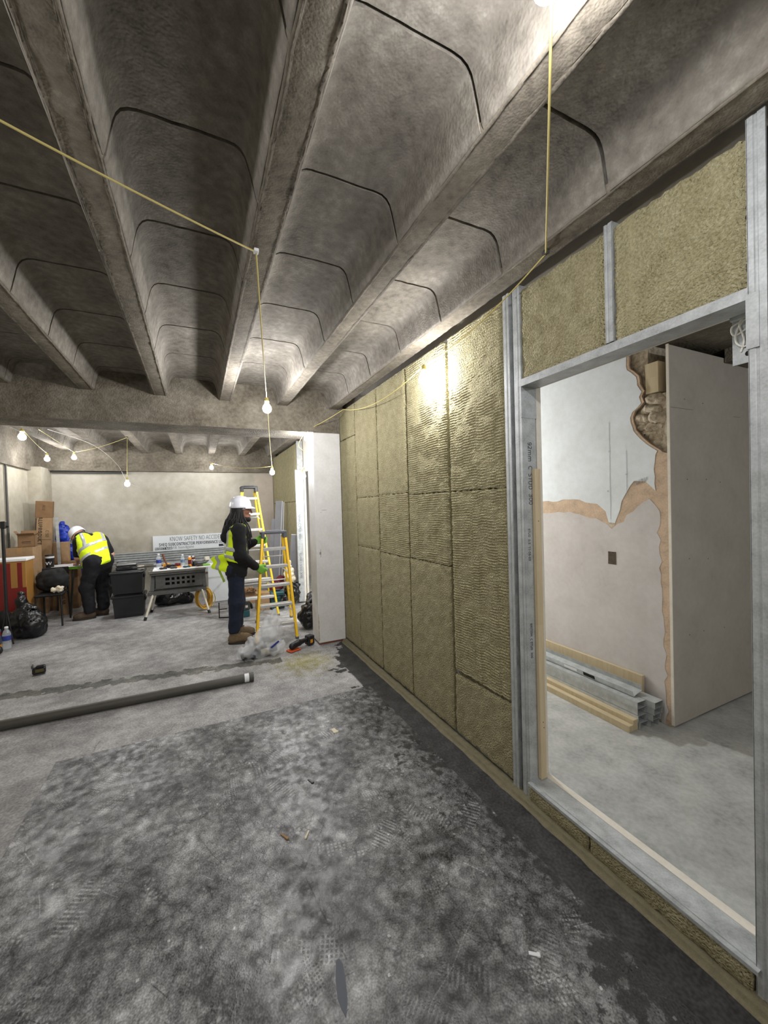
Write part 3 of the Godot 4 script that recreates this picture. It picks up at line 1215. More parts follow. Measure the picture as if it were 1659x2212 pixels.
func build_right_wall() -> void:
	var w := structure("wall_right", "metal stud partition filled with yellow-brown mineral wool")
	var g := Geo.new()
	# ---- lining on the far side (corridor side), in boards, leaving the doorway
	var xl := 1.645
	for b in [[-9.1, -7.9], [-7.9, -6.62], [-4.9, -3.4], [-3.4, -2.2], [-2.2, -1.548], [-0.6, 0.6], [0.6, 1.8], [1.8, 4.1]]:
		g = Geo.new()
		g.span(Vector3(xl, 0.0, b[0]), Vector3(xl + 0.036, 2.95, b[1] - 0.001))
		part(w, "lining_board", g, M.board_edge)
	g = Geo.new()
	g.span(Vector3(xl, 2.205, -1.549), Vector3(xl + 0.036, 2.95, -0.6))
	part(w, "lining_board", g, M.board_edge)
	g = Geo.new()
	g.span(Vector3(xl, 0.0, -1.549), Vector3(xl + 0.036, 0.118, -0.6))
	part(w, "lining_board", g, M.board_edge)
	g = Geo.new()
	g.span(Vector3(xl, 2.2, -6.62), Vector3(xl + 0.036, 2.95, -4.9))
	part(w, "lining_board", g, M.board_edge)
	# ---- mineral wool
	var S := [-1.672, -2.225, -2.81, -3.385, -3.95, -4.43]
	batt(w, S[1] + 0.012, S[0] + 0.0, 0.045, 0.455, false, 1, 0.03, 0.96)
	batt(w, S[1] + 0.012, S[0] + 0.0, 0.478, 1.675, true, 2, 0.0, 1.0)
	batt(w, S[1] + 0.012, S[0] + 0.0, 1.679, 2.7, true, 3)
	batt(w, S[2] + 0.008, S[1] - 0.012, 0.045, 1.166, false, 4, 0.0, 0.98)
	batt(w, S[2] + 0.008, S[1] - 0.012, 1.17, 1.676, true, 5)
	batt(w, S[2] + 0.008, S[1] - 0.02, 1.68, 2.7, true, 6)
	batt(w, S[3] + 0.006, S[2] - 0.008, 0.045, 1.16, false, 7)
	batt(w, S[3] + 0.006, S[2] - 0.008, 1.163, 1.692, true, 8)
	batt(w, S[3] + 0.006, S[2] - 0.008, 1.695, 2.7, false, 9)
	batt(w, S[4] + 0.006, S[3] - 0.006, 0.045, 1.175, false, 10)
	batt(w, S[4] + 0.006, S[3] - 0.006, 1.178, 1.684, false, 11)
	batt(w, S[4] + 0.006, S[3] - 0.006, 1.687, 2.7, false, 12, 0.0, 1.04)
	batt(w, S[5] + 0.0, S[4] - 0.006, 0.045, 2.36, false, 13, 0.0, 0.97)
	batt(w, S[5] + 0.0, S[4] - 0.006, 2.37, 2.7, false, 14, 0.0, 0.97)
	# second bay
	var S2 := [-6.66, -6.76, -7.35, -7.93, -8.5, -9.01]
	for k in range(1, 5):
		batt(w, S2[k + 1] + 0.008, S2[k] - 0.008, 0.045, 1.7, false, 20 + k)
		batt(w, S2[k + 1] + 0.008, S2[k] - 0.008, 1.71, 2.7, false, 30 + k)
	batt(w, -4.9, -4.72, 0.045, 2.7, false, 40)
	# above and below the doorway, and beyond its right jamb
	batt(w, -1.545, -1.08, 2.225, 2.69, false, 50, 0.0, 0.95)
	batt(w, -1.04, -0.618, 2.225, 2.69, false, 51, 0.0, 0.95)
	batt(w, -1.19, -0.622, 0.025, 0.101, false, 52, 0.0, 0.92, 0.018)
	batt(w, -1.55, -1.2, 0.025, 0.1, false, 53, 0.0, 0.93, 0.018)
	batt(w, -0.545, 0.0, 0.045, 1.75, false, 54)
	batt(w, -0.545, 0.0, 2.15, 2.7, false, 55)
	batt(w, 0.01, 0.6, 0.045, 2.7, false, 56)
	batt(w, 0.61, 1.2, 0.045, 2.7, false, 57)
	batt(w, 1.21, 2.6, 0.045, 2.7, false, 58)
	batt(w, 2.61, 4.0, 0.045, 2.7, false, 59)
	# ---- studs
	for k in range(1, 5):
		stud(w, S[k] + 0.014, -1.0, 0.02, 2.72, M.galvanised, 0.042, WX + 0.03)
	for k in range(1, 5):
		stud(w, S2[k] + 0.014, -1.0, 0.02, 2.72, M.galvanised, 0.042, WX + 0.028)
	stud(w, -1.628, -1.0, 0.015, 2.72, M.galvanised, 0.044, WX - 0.006)
	var jamb := stud(w, -1.548, -1.0, 0.015, 2.72, M.galvanised, 0.05, WX - 0.006)
	stud(w, -1.046, -1.0, 2.24, 2.72, M.galvanised, 0.034, WX - 0.003)
	var rj := stud(w, -0.613, 1.0, 0.0, 2.74, M.galvanised, 0.045, WX - 0.008)
	stud(w, -0.55, 1.0, 0.0, 2.74, M.galvanised, 0.03, WX - 0.004)
	stud(w, 0.005, 1.0, 0.0, 2.74, M.galvanised, 0.03, WX)
	stud(w, -6.6, -1.0, 0.1, 2.72, M.galvanised, 0.05, WX - 0.01)
	# shreds of wool caught between the two jamb studs
	g = Geo.new()
	var r := RandomNumberGenerator.new()
	r.seed = 3
	for k in 26:
		var y := r.randf_range(0.1, 1.9)
		var a := Vector3(WX + 0.012, y, -1.625 + r.randf() * 0.015)
		g.tube([a, a + Vector3(r.randf_range(-0.012, 0.0), r.randf_range(-0.02, 0.03), r.randf_range(0.0, 0.015)), a + Vector3(r.randf_range(-0.016, 0.004), r.randf_range(-0.03, 0.05), r.randf_range(0.004, 0.02))], 0.0012, 4)
	part(w, "wool_shreds", g, M.wool).set_meta("kind", "stuff")
	# printing on the jamb stud (reads downwards)
	var down := Basis(Vector3(0, -1, 0), Vector3(1, 0, 0), Vector3(0, 0, 1))
	var ink := mat("stud_ink", srgb(74, 78, 84), 0.7)
	lettering(jamb, "92mm  C  STUD  300", 0.026, Vector3(1.592, 1.745, -1.546), down, ink)
	lettering(jamb, "STUD  0.5  11-06-23", 0.014, Vector3(1.575, 1.37, -1.546), down, ink)
	lettering(jamb, "BRITISH  C STUD  300", 0.014, Vector3(1.575, 0.86, -1.546), down, ink)
	# ---- head track over the doorway (a channel, flanges up) and its cut-back ears on the jambs
	g = Geo.new()
	g.span(Vector3(WX - 0.01, 2.196, -1.56), Vector3(WX + 0.094, 2.199, -0.6))
	g.span(Vector3(WX - 0.012, 2.196, -1.56), Vector3(WX - 0.0095, 2.232, -0.612))
	g.span(Vector3(WX + 0.092, 2.196, -1.56), Vector3(WX + 0.0945, 2.232, -0.612))
	part(w, "head_track", g, M.galvanised)
	g = Geo.new()
	g.span(Vector3(WX - 0.012, 2.035, -1.552), Vector3(WX + 0.094, 2.198, -1.5445))
	part(w, "track_ear", g, M.galvanised)
	g = Geo.new()
	g.span(Vector3(WX - 0.0115, 2.045, -0.618), Vector3(WX - 0.008, 2.21, -0.586))
	part(w, "track_ear", g, M.galvanised)
	# wool and board edge above the head, seen from below on the corridor side
	# ---- sill track
	g = Geo.new()
	g.span(Vector3(WX - 0.026, 0.112, -1.548), Vector3(WX + 0.095, 0.115, -0.602))
	g.span(Vector3(WX - 0.026, 0.102, -1.548), Vector3(WX - 0.0235, 0.115, -0.602))
	g.span(Vector3(WX - 0.006, 0.114, -1.548), Vector3(WX - 0.0035, 0.119, -0.602))
	part(w, "sill_track", g, M.galvanised)
	# ---- floor track along the foot of the wall, bedded in fibre dust
	for b in [[-4.43, -1.56], [-1.56, 4.0], [-9.0, -6.6]]:
		g = Geo.new()
		var n := int((b[1] - b[0]) / 0.05)
		var f := FastNoiseLite.new()
		f.seed = 8
		f.frequency = 5.0
		var pts := PackedVector3Array()
		var sec := [Vector2(1.488, 0.0), Vector2(1.499, 0.003), Vector2(1.507, 0.006), Vector2(1.511, 0.018), Vector2(1.516, 0.022), Vector2(1.54, 0.024), Vector2(1.56, 0.025)]
		for j in sec.size():
			for i in n + 1:
				var z := lerpf(b[0], b[1], float(i) / n)
				var q: Vector2 = sec[j]
				pts.append(Vector3(q.x + f.get_noise_2d(z, j) * (0.012 if j == 0 else 0.003), q.y + f.get_noise_2d(z, 50 + j) * (0.0 if j == 0 else 0.003), z))
		g.grid(pts, n, sec.size() - 1)
		part(w, "floor_track", g, M.track_dusty)
	# ---- timber batten fixed inside the left jamb
	g = Geo.new()
	g.box(Vector3.ZERO, Vector3(0.04, 1.65, 0.022), 0.002)
	var bt := part(w, "batten", g, M.wood_pale)
	bt.position = Vector3(1.622, 0.118 + 0.825, -1.5345)
	g = Geo.new()
	for p in [[0.0, -0.52], [0.004, -0.55], [-0.002, 0.55]]:
		g.box(Vector3(p[0], p[1], 0.0112), Vector3(0.005, 0.006, 0.0005))
	g.lathe([Vector2(0, 0.0006), Vector2(0.008, 0.0004), Vector2(0.009, 0)], 10)
	part(bt, "nail_head", g, M.timber_brown)
	# ---- timber nogging and a loose tuft beyond the right jamb
	g = Geo.new()
	g.span(Vector3(WX + 0.02, 1.8, -0.52), Vector3(WX + 0.06, 2.3, -0.46), 0.002)
	part(w, "nogging", g, M.wood_pale)
	# perforated back-box bracket with loose white flex at the head of the right jamb
	var o := thing("fixing_bracket", "perforated metal bracket with loose white cable at the doorway head", "bracket", Vector3(1.69, 2.13, -0.66))
	g = Geo.new()
	g.span(Vector3(-0.002, -0.085, -0.055), Vector3(0.002, 0.075, 0.05), 0.0005)
	g.span(Vector3(-0.002, 0.06, -0.05), Vector3(-0.03, 0.075, 0.05))
	part(o, "plate", g, M.galvanised)
	for q in [[-0.055, -0.012], [-0.03, -0.012], [-0.005, -0.012], [-0.042, 0.018], [-0.016, 0.018], [0.01, 0.018]]:
		g = Geo.new()
		g.t = Transform3D(Basis(Vector3(0, 0, 1), PI / 2), Vector3(-0.0028, q[0], q[1]))
		g.lathe([Vector2(0.0, 0.0005), Vector2(0.0085, 0.0005), Vector2(0.0088, 0.0)], 12)
		part(o, "knockout", g, M.black_void)
	g = Geo.new()
	g.tube(smooth_path([Vector3(-0.008, 0.085, 0.02), Vector3(-0.01, 0.06, -0.01), Vector3(-0.014, 0.045, -0.05), Vector3(-0.012, 0.015, -0.045), Vector3(-0.01, 0.03, -0.01), Vector3(-0.012, 0.07, 0.0), Vector3(-0.014, 0.05, -0.03), Vector3(-0.008, -0.005, -0.02), Vector3(-0.005, -0.045, -0.03)]), 0.003, 6)
	g.tube(smooth_path([Vector3(-0.006, 0.08, 0.0), Vector3(-0.012, 0.035, -0.035), Vector3(-0.012, -0.01, -0.04), Vector3(-0.006, -0.03, -0.018), Vector3(-0.006, 0.0, 0.0), Vector3(-0.008, 0.05, 0.02)]), 0.003, 6)
	part(o, "flex", g, M.cable_white)

# ---------------------------------------------------------------- the corridor seen through the doorway
func zy(parent: Node, called: String, pts: Array, xa: float, xb: float, m: Material) -> MeshInstance3D:
	# polygon given as [z, y]; a layer between x = xa and x = xb, laid against the corridor wall
	var g := Geo.new()
	g.t = Transform3D(Basis(Vector3(0, 0, 1), Vector3(0, 1, 0), Vector3(-1, 0, 0)), Vector3.ZERO)
	var poly := PackedVector2Array()
	for p in pts:
		poly.append(Vector2(p[0], p[1]))
	g.prism(poly, -xb, -xa)
	return part(parent, called, g, m)

func ragged(pts: Array, amp: float, sd: int, step := 0.05) -> Array:
	var f := FastNoiseLite.new()
	f.seed = sd
	f.frequency = 11.0
	f.fractal_octaves = 4
	var out := []
	for k in pts.size() - 1:
		var a := Vector2(pts[k][0], pts[k][1])
		var b := Vector2(pts[k + 1][0], pts[k + 1][1])
		var n := maxi(int(a.distance_to(b) / step), 1)
		var d := (b - a).normalized().orthogonal()
		for i in n:
			var p := a.lerp(b, float(i) / n)
			if k > 0 or i > 0:
				p += d * f.get_noise_2d(p.x, p.y) * amp
			out.append([p.x, p.y])
	out.append([pts[pts.size() - 1][0], pts[pts.size() - 1][1]])
	return out

func build_corridor() -> void:
	var w := structure("wall_corridor", "old corridor wall with white paint above bare plaster and a broken corner")
	var X := 2.93
	# solid masonry behind everything, with its rough broken face in the hole
	var g := rough_box(Vector3(X + 0.045, 0, -9.1), Vector3(X + 0.25, 2.33, -1.615), 0.1, 0.01, 61)
	part(w, "masonry", g, M.rubble)
	g = rough_box(Vector3(X + 0.04, 2.31, -9.1), Vector3(X + 0.25, 2.9, -1.755), 0.1, 0.01, 62)
	part(w, "masonry", g, M.rubble)
	var stones := [[-1.71, 2.30, 0.05, 0.045], [-1.735, 2.235, 0.06, 0.04], [-1.70, 2.175, 0.05, 0.04], [-1.79, 2.18, 0.05, 0.04], [-1.79, 2.115, 0.05, 0.033], [-1.725, 2.11, 0.06, 0.03], [-1.755, 2.065, 0.05, 0.028], [-1.71, 2.035, 0.045, 0.028], [-1.69, 1.99, 0.03, 0.026], [-1.81, 2.15, 0.03, 0.03]]
	for s in stones:
		var so := Soft.new()
		so.cell = 0.008
		so.blend = 0.02
		so.bump = FastNoiseLite.new()
		so.bump.seed = int(s[1] * 1000)
		so.bump.frequency = 13.0
		so.bump_amt = 0.02
		so.cap(Vector3(X + 0.05, s[1], s[0] - s[2] * 0.5), Vector3(X + 0.055, s[1] - 0.012, s[0] + s[2] * 0.6), s[3] * 1.0, s[3] * 0.85)
		g = Geo.new()
		so.build(g)
		part(w, "stone", g, M.rubble)
	# bare undercoat, peach at the broken edges
	var hole := [[-1.66, 1.93], [-1.69, 1.955], [-1.735, 1.985], [-1.775, 2.03], [-1.81, 2.075], [-1.835, 2.13], [-1.85, 2.2], [-1.83, 2.24], [-1.765, 2.29], [-1.775, 2.335], [-1.765, 2.37], [-1.79, 2.43], [-1.80, 2.49], [-1.84, 2.53], [-1.87, 2.56], [-1.87, 2.9]]
	var rag := ragged(hole, 0.012, 5, 0.03)
	var under: Array = [[-9.1, 0.0], [-1.605, 0.0], [-1.605, 1.9], [-1.65, 1.915]] + rag + [[-9.1, 2.9]]
	zy(w, "undercoat", under, X + 0.004, X + 0.03, M.corridor_peach)
	# white painted finish
	var edge := []
	for p in rag:
		edge.append([p[0] - 0.018, p[1] - 0.004])
	var white: Array = ragged([[-9.1, 1.6], [-2.75, 1.588], [-2.36, 1.6], [-2.15, 1.557], [-2.075, 1.5], [-2.05, 1.41], [-2.0, 1.41], [-1.935, 1.57], [-1.842, 1.74], [-1.76, 1.72], [-1.70, 1.647], [-1.692, 1.9]], 0.02, 8) + edge + [[-9.1, 2.9]]
	zy(w, "painted_finish", white, X + 0.0015, X + 0.004, M.corridor_white)
	# skimmed lower part
	var skim: Array = [[-9.1, 0.0], [-1.652, 0.0]] + ragged([[-1.652, 0.0], [-1.645, 0.4], [-1.668, 1.0], [-1.675, 1.5], [-1.74, 1.595], [-1.86, 1.5], [-1.935, 1.43], [-2.02, 1.37], [-2.11, 1.425], [-2.36, 1.482], [-2.75, 1.485], [-9.1, 1.49]], 0.03, 9).slice(1)
	zy(w, "skim_coat", skim, X + 0.0025, X + 0.004, M.corridor_skim)
	# chased-out box and the plaster chip above it
	g = rough_box(Vector3(X - 0.001, 1.085, -2.06), Vector3(X + 0.006, 1.185, -1.995), 0.012, 0.006, 64)
	part(w, "old_socket_hole", g, mat("dark_mortar", srgb(112, 106, 98), 0.95, 0, M.rubble.albedo_texture, 6.0))
	g = rough_box(Vector3(X - 0.001, 1.385, -2.05), Vector3(X + 0.006, 1.41, -2.0), 0.01, 0.006, 65)
	part(w, "plaster_chip", g, M.rubble)
	# filled cable chase and pencil marks on the paint
	g = Geo.new()
	g.span(Vector3(X - 0.0008, 1.44, -2.033), Vector3(X, 2.2, -2.0305))
	g.span(Vector3(X - 0.0008, 1.6, -1.9), Vector3(X, 1.96, -1.898))
	for q in [[1.97, -2.032], [1.78, -1.9], [1.66, -2.05]]:
		g.span(Vector3(X - 0.0012, q[0] - 0.006, q[1] - 0.006), Vector3(X, q[0] + 0.006, q[1] + 0.006))
	part(w, "pencil_mark", g, mat("pencil", srgb(176, 182, 188), 0.8))
	var scr := Basis(Vector3(0, 0, 1), Vector3(0, 1, 0), Vector3(-1, 0, 0))
	g = Geo.new()
	var hand := []
	for k in 26:
		hand.append(Vector3(X - 0.0006, 1.655 + 0.05 + sin(k * 1.9) * 0.018 + k * 0.0012, -1.85 + k * 0.004 + cos(k * 1.3) * 0.004))
	g.tube(hand, 0.0009, 4)
	part(w, "pencil_mark", g, M.pencil)
	# lintel end and old joists in the broken corner
	g = Geo.new()
	g.box(Vector3.ZERO, Vector3(0.4, 0.215, 0.09), 0.003)
	var jo := part(w, "joist", g, M.wood)
	jo.position = Vector3(X + 0.215, 2.45, -1.715)
	g = Geo.new()
	g.span(Vector3(X + 0.14, 2.34, -1.668), Vector3(X + 0.5, 2.44, -1.612), 0.004)
	part(w, "old_joist", g, M.timber_brown)
	# plasterboard wall running away from the corner
	var p := structure("wall_plasterboard", "grey plasterboard wall with white cut edges beyond the doorway")
	g = Geo.new()
	g.span(Vector3(2.925, 0.016, -1.602), Vector3(4.125, 2.635, -1.589), 0.0008)
	part(p, "board", g, M.plasterboard)
	g = Geo.new()
	g.span(Vector3(4.128, 0.016, -1.602), Vector3(5.1, 2.635, -1.589), 0.0008)
	part(p, "board", g, M.plasterboard)
	g = Geo.new()
	g.span(Vector3(2.918, 0.02, -1.606), Vector3(2.9245, 2.64, -1.589))
	part(p, "cut_edge", g, M.board_edge)
	g = Geo.new()
	g.span(Vector3(3.25, 0.0, -1.7), Vector3(5.1, 2.62, -1.603))
	part(p, "framing", g, M.black_void)
	g = Geo.new()
	for q in [[3.1, 2.28], [3.33, 2.27], [3.12, 1.72], [3.36, 1.72], [3.13, 1.16], [3.37, 1.14], [3.3, 0.62], [3.12, 0.62], [3.55, 1.7], [3.58, 0.6]]:
		g.box(Vector3(q[0], q[1], -1.5888), Vector3(0.008, 0.008, 0.0006))
	part(p, "screw_head", g, mat("screw", srgb(92, 88, 84), 0.7))
	g = Geo.new()
	g.span(Vector3(2.935, 2.212, -1.589), Vector3(3.2, 2.214, -1.5882))
	g.span(Vector3(3.75, 2.203, -1.589), Vector3(3.85, 2.205, -1.5882))
	part(p, "pencil_line", g, M.screw)
	# outer bounds and ceiling of the corridor
	g = Geo.new()
	g.span(Vector3(5.1, 0, -9.1), Vector3(5.3, 3.0, 4.1))
	struct_mesh("wall_corridor_far", g, M.plasterboard, "far wall of the corridor beyond the doorway")
	g = Geo.new()
	g.span(Vector3(1.5, 0, -9.3), Vector3(5.3, 3.0, -9.1))
	struct_mesh("wall_corridor_end", g, M.plasterboard, "end wall of the corridor")
	g = rough_box(Vector3(1.66, 2.70, -9.1), Vector3(5.2, 2.97, 4.1), 0.25, 0.006, 66)
	struct_mesh("ceiling_corridor", g, M.beam, "concrete soffit over the corridor")
	g = rough_box(Vector3(3.62, 2.6, -1.58), Vector3(3.95, 2.72, 1.0), 0.1, 0.004, 67)
	struct_mesh("ceiling_beam", g, M.beam, "small concrete downstand over the corridor")
	build_stack()

func build_stack() -> void:
	# bundle of galvanised C-studs against the corridor wall, nested in two columns
	var r := RandomNumberGenerator.new()
	r.seed = 12
	var c_sec := func(wd: float, ht: float) -> PackedVector2Array:
		var t := 0.0016
		return PackedVector2Array([Vector2(-wd / 2, 0), Vector2(-wd / 2, ht), Vector2(wd / 2, ht), Vector2(wd / 2, 0), Vector2(wd / 2 - 0.008, 0), Vector2(wd / 2 - 0.008, t), Vector2(wd / 2 - t, t), Vector2(wd / 2 - t, ht - t), Vector2(-wd / 2 + t, ht - t), Vector2(-wd / 2 + t, t), Vector2(-wd / 2 + 0.008, t), Vector2(-wd / 2 + 0.008, 0)])
	var proto: MeshInstance3D
	var n := 0
	for col in 2:
		for k in 4:
			var pos := Vector3(2.748 + col * 0.096 + r.randf_range(-0.004, 0.004), 0.002 + k * 0.0465, -1.68 + r.randf_range(-0.03, 0.02) + (0.03 if col == 1 else 0.0))
			if n == 0:
				var g := Geo.new()
				g.prism(c_sec.call(0.092, 0.044), -3.0, 0.0)
				proto = single("metal_stud", "galvanised metal stud in the corridor bundle, bottom of the column beside the battens", "metal stud", g, M.galvanised, pos, 0.0, "metal studs in the corridor bundle")
			else:
				var o := proto.duplicate() as MeshInstance3D
				o.name = numbered("metal_stud")
				add_child(o)
				o.position = pos
				o.set_meta("label", "galvanised metal stud in the corridor bundle, %s of the column %s" % [["bottom", "second up", "third up", "top"][k], ["beside the battens", "beside the wall"][col]])
			n += 1
	var g2 := Geo.new()
	g2.t = Transform3D(Basis(Vector3(0, 0, 1), 0.25), Vector3.ZERO)
	# loose one lying tilted, open side up, on top of the bundle
	g2.prism(PackedVector2Array([Vector2(-0.05, 0.04), Vector2(-0.05, 0), Vector2(0.05, 0), Vector2(0.05, 0.04), Vector2(0.0484, 0.04), Vector2(0.0484, 0.0016), Vector2(-0.0484, 0.0016), Vector2(-0.0484, 0.04)]), -3.0, 0.0)
	var o2 := thing("metal_track", "shiny galvanised track lying open side up on the stud bundle", "metal track", Vector3(2.80, 0.203, -1.76))
	part(o2, "channel", g2, M.galvanised)
	for zq in [-0.52, -0.35, -0.86]:
		g2 = Geo.new()
		g2.t = Transform3D(Basis(Vector3(0, 0, 1), 0.25), Vector3.ZERO)
		if zq == -0.35:
			g2.span(Vector3(-0.051, 0.006, zq - 0.05), Vector3(-0.0502, 0.034, zq + 0.05))
			part(o2, "slot", g2, M.black_void)
		else:
			g2.span(Vector3(-0.0512, 0.01, zq - 0.06), Vector3(-0.0502, 0.032, zq + 0.06))
			part(o2, "sticker", g2, M.paper)
	# two treated battens in front, one plank behind leaning on the wall
	var g3 := Geo.new()
	g3.span(Vector3(-0.022, 0, -3.0), Vector3(0.022, 0.045, 0), 0.002)
	single("timber_batten", "low pale timber batten on the corridor floor, outermost beside the studs", "timber", g3, M.wood, Vector3(2.628, 0.0, -1.70), 0.0, "treated battens beside the stud bundle")
	g3 = Geo.new()
	g3.span(Vector3(-0.023, 0, -3.0), Vector3(0.023, 0.075, 0), 0.002)
	single("timber_batten", "taller pale timber batten between the low batten and the stud bundle", "timber", g3, M.wood, Vector3(2.675, 0.0, -1.70), 0.0, "treated battens beside the stud bundle")
	g3 = Geo.new()
	g3.t = Transform3D(Basis(Vector3(0, 0, 1), -0.02), Vector3.ZERO)
	g3.span(Vector3(-0.013, 0, -3.2), Vector3(0.013, 0.295, 0), 0.002)
	single("timber_plank", "wide pale plank leaning on the corridor wall behind the studs", "timber", g3, M.wood, Vector3(2.909, 0.001, -1.79))

# ---------------------------------------------------------------- lamps and their cable
func cable(label: String, pts: Array, r := 0.0036, m: Material = null, group := "yellow festoon cable runs") -> void:
	var g := Geo.new()
	g.tube(pts, r, 6)
	single("festoon_cable", label, "cable", g, m if m else M.cable_yellow, Vector3.ZERO, 0.0, group)

func build_lamps() -> void:
	var E := 1.12
	var L1 := Vector3(0.672, 2.655, -0.572)
	var L2 := Vector3(1.425, 2.455, -2.31)
	var L3 := Vector3(0.571, 2.464, -3.5)
	var L4 := Vector3(1.175, 2.405, -4.5)
	var L5 := Vector3(1.362, 2.046, -5.5)
	var L6 := Vector3(1.022, 2.138, -6.0)
	var L7 := Vector3(-0.947, 2.036, -7.05)
	var L8 := Vector3(-1.77, 2.497, -5.8)
	var L9 := Vector3(-2.118, 2.486, -7.9)
	var L10 := Vector3(-1.886, 2.575, -8.4)
	var L11 := Vector3(0.273, 2.423, -8.3)
	lamp(L1, E * 0.45, "lit bare bulb hanging close under a rib near the partition doorway")
	lamp(L2, E * 0.7, "lit bare bulb glowing right against the mineral wool wall")
	lamp(L3, E, "lit bare bulb hanging from the cable just before the concrete beam")
	lamp(L4, E * 0.6, "lit bare bulb at the top corner of the white column")
	lamp(L5, E * 0.5, "lit bare bulb in front of the printed upright stud behind the column")
	lamp(L6, E * 0.85, "lit bare bulb above the yellow stepladders")
	lamp(L7, E * 0.85, "lit bare bulb on a long drop before the back wall")
	lamp(L8, E * 0.6, "lit bare bulb under the ceiling trough close to the left wall")
	lamp(L9, E * 0.4, "lit bare bulb beside the corner pilaster")
	lamp(L10, E * 0.25, "lit bare bulb against the beam of the back wall")
	lamp(L11, E * 0.55, "small lit bare bulb above the safety sign")
	# along the same string, outside the picture
	var L12 := Vector3(-1.25, 2.6, -1.0)
	lamp(L12, E * 0.75, "lit bare bulb at the left end of the cable crossing the ribs")
	var BL1 := Vector3(-1.5, 2.62, 2.2)
	var BL2 := Vector3(0.8, 2.62, 2.0)
	var CL1 := Vector3(2.25, 2.3, -4.5)
	var CL2 := Vector3(2.6, 2.45, 1.3)
	lamp(BL1, E, "lit bare bulb behind the viewpoint towards the left wall")
	lamp(BL2, E, "lit bare bulb behind the viewpoint towards the partition")
	# corridor
	lamp(CL1, E * 4.0, "lit bare bulb in the corridor beyond the partition", LAMP_COOL)
	lamp(CL2, E * 1.3, "added unseen bulb further along the corridor, brightening the plasterboard", LAMP_COOL)  # added unseen lamp, brightens the plasterboard wall
	var up := Vector3(0, 0.09, 0)
	for q in [[CL1, 2.7, "cord holding up the corridor bulb"], [CL2, 2.7, "cord holding up the added unseen corridor bulb"], [BL1, 2.9, "cord holding up the bulb behind the viewpoint on the left"], [BL2, 2.9, "cord holding up the bulb behind the viewpoint on the right"]]:
		cable(q[2], [q[0] + up, Vector3(q[0].x, q[1], q[0].z)])
	var hook := Vector3(0.271, 2.73, -1.81)
	cable("yellow cable strung across the ribs from the left side", catenary(L12 + up, hook, 0.03))
	cable("yellow cable from the middle rib down to the bulb before the beam", catenary(hook, L3 + up, 0.05))
	cable("yellow cable passing under the beam towards the stepladders", smooth_path([L3 + up + Vector3(0.004, 0, 0), Vector3(0.735, 2.43, -4.43), Vector3(0.82, 2.38, -4.9), L6 + up], 8))
	var hk2 := Vector3(1.474, 2.725, -1.31)
	cable("yellow cable from the near bulb to the partition head", catenary(L1 + Vector3(0.02, 0.055, -0.01), hk2, 0.01))
	cable("yellow cable slung along the mineral wool to the bulb by the wall", catenary(hk2, L2 + up, 0.05))
	var hk3 := Vector3(1.5, 2.675, -4.14)
	cable("yellow cable sagging along the mineral wool towards the column", catenary(L2 + up, hk3, 0.1))
	cable("yellow cable from the beam corner to the column bulb", catenary(hk3, L4 + up, 0.01))
	cable("yellow cable dropping behind the column to the stud bulb", smooth_path([L4 + up, Vector3(1.13, 2.36, -4.75), Vector3(1.3, 2.3, -5.1), L5 + up]))
	var hk4 := Vector3(-0.917, 2.73, -7.0)
	cable("cable dropping from a rib to the long pendant bulb", [hk4, L7 + up])
	cable("cable from the pendant hook to the back beam bulb", catenary(hk4, L10 + up, 0.03))
	cable("cable along the left side between two ceiling bulbs", catenary(L8 + up, L9 + up, 0.02))
	cable("cable from the left ceiling bulb back to the beam bulb", catenary(L8 + up + Vector3(0.15, 0.0, 0), L10 + up, 0.0))
	cable("cable from the small bulb above the sign to the ladder bulb", catenary(L11 + up, L6 + up, 0.06))
	cable("loose grey flex hanging down the back wall from the ceiling", smooth_path([Vector3(-1.75, 2.73, -6.6), Vector3(-1.45, 2.68, -7.6), Vector3(-1.32, 2.5, -8.75), Vector3(-1.2, 2.2, -8.95), Vector3(-1.0, 2.08, -8.97)]), 0.004, M.cable_white)
	# clips that hold the cable
	for c in [[hook, "small white cable clip on the middle rib"], [hk2, "small dark cable clip at the head of the partition"], [hk4, "cable clip on the rib above the pendant bulb"]]:
		var g := Geo.new()
		g.box(Vector3(0, 0.004, 0), Vector3(0.02, 0.016, 0.03), 0.002)
		single("cable_clip", c[1], "clip", g, M.paper if c[0] == hook else M.grey_plastic, c[0])

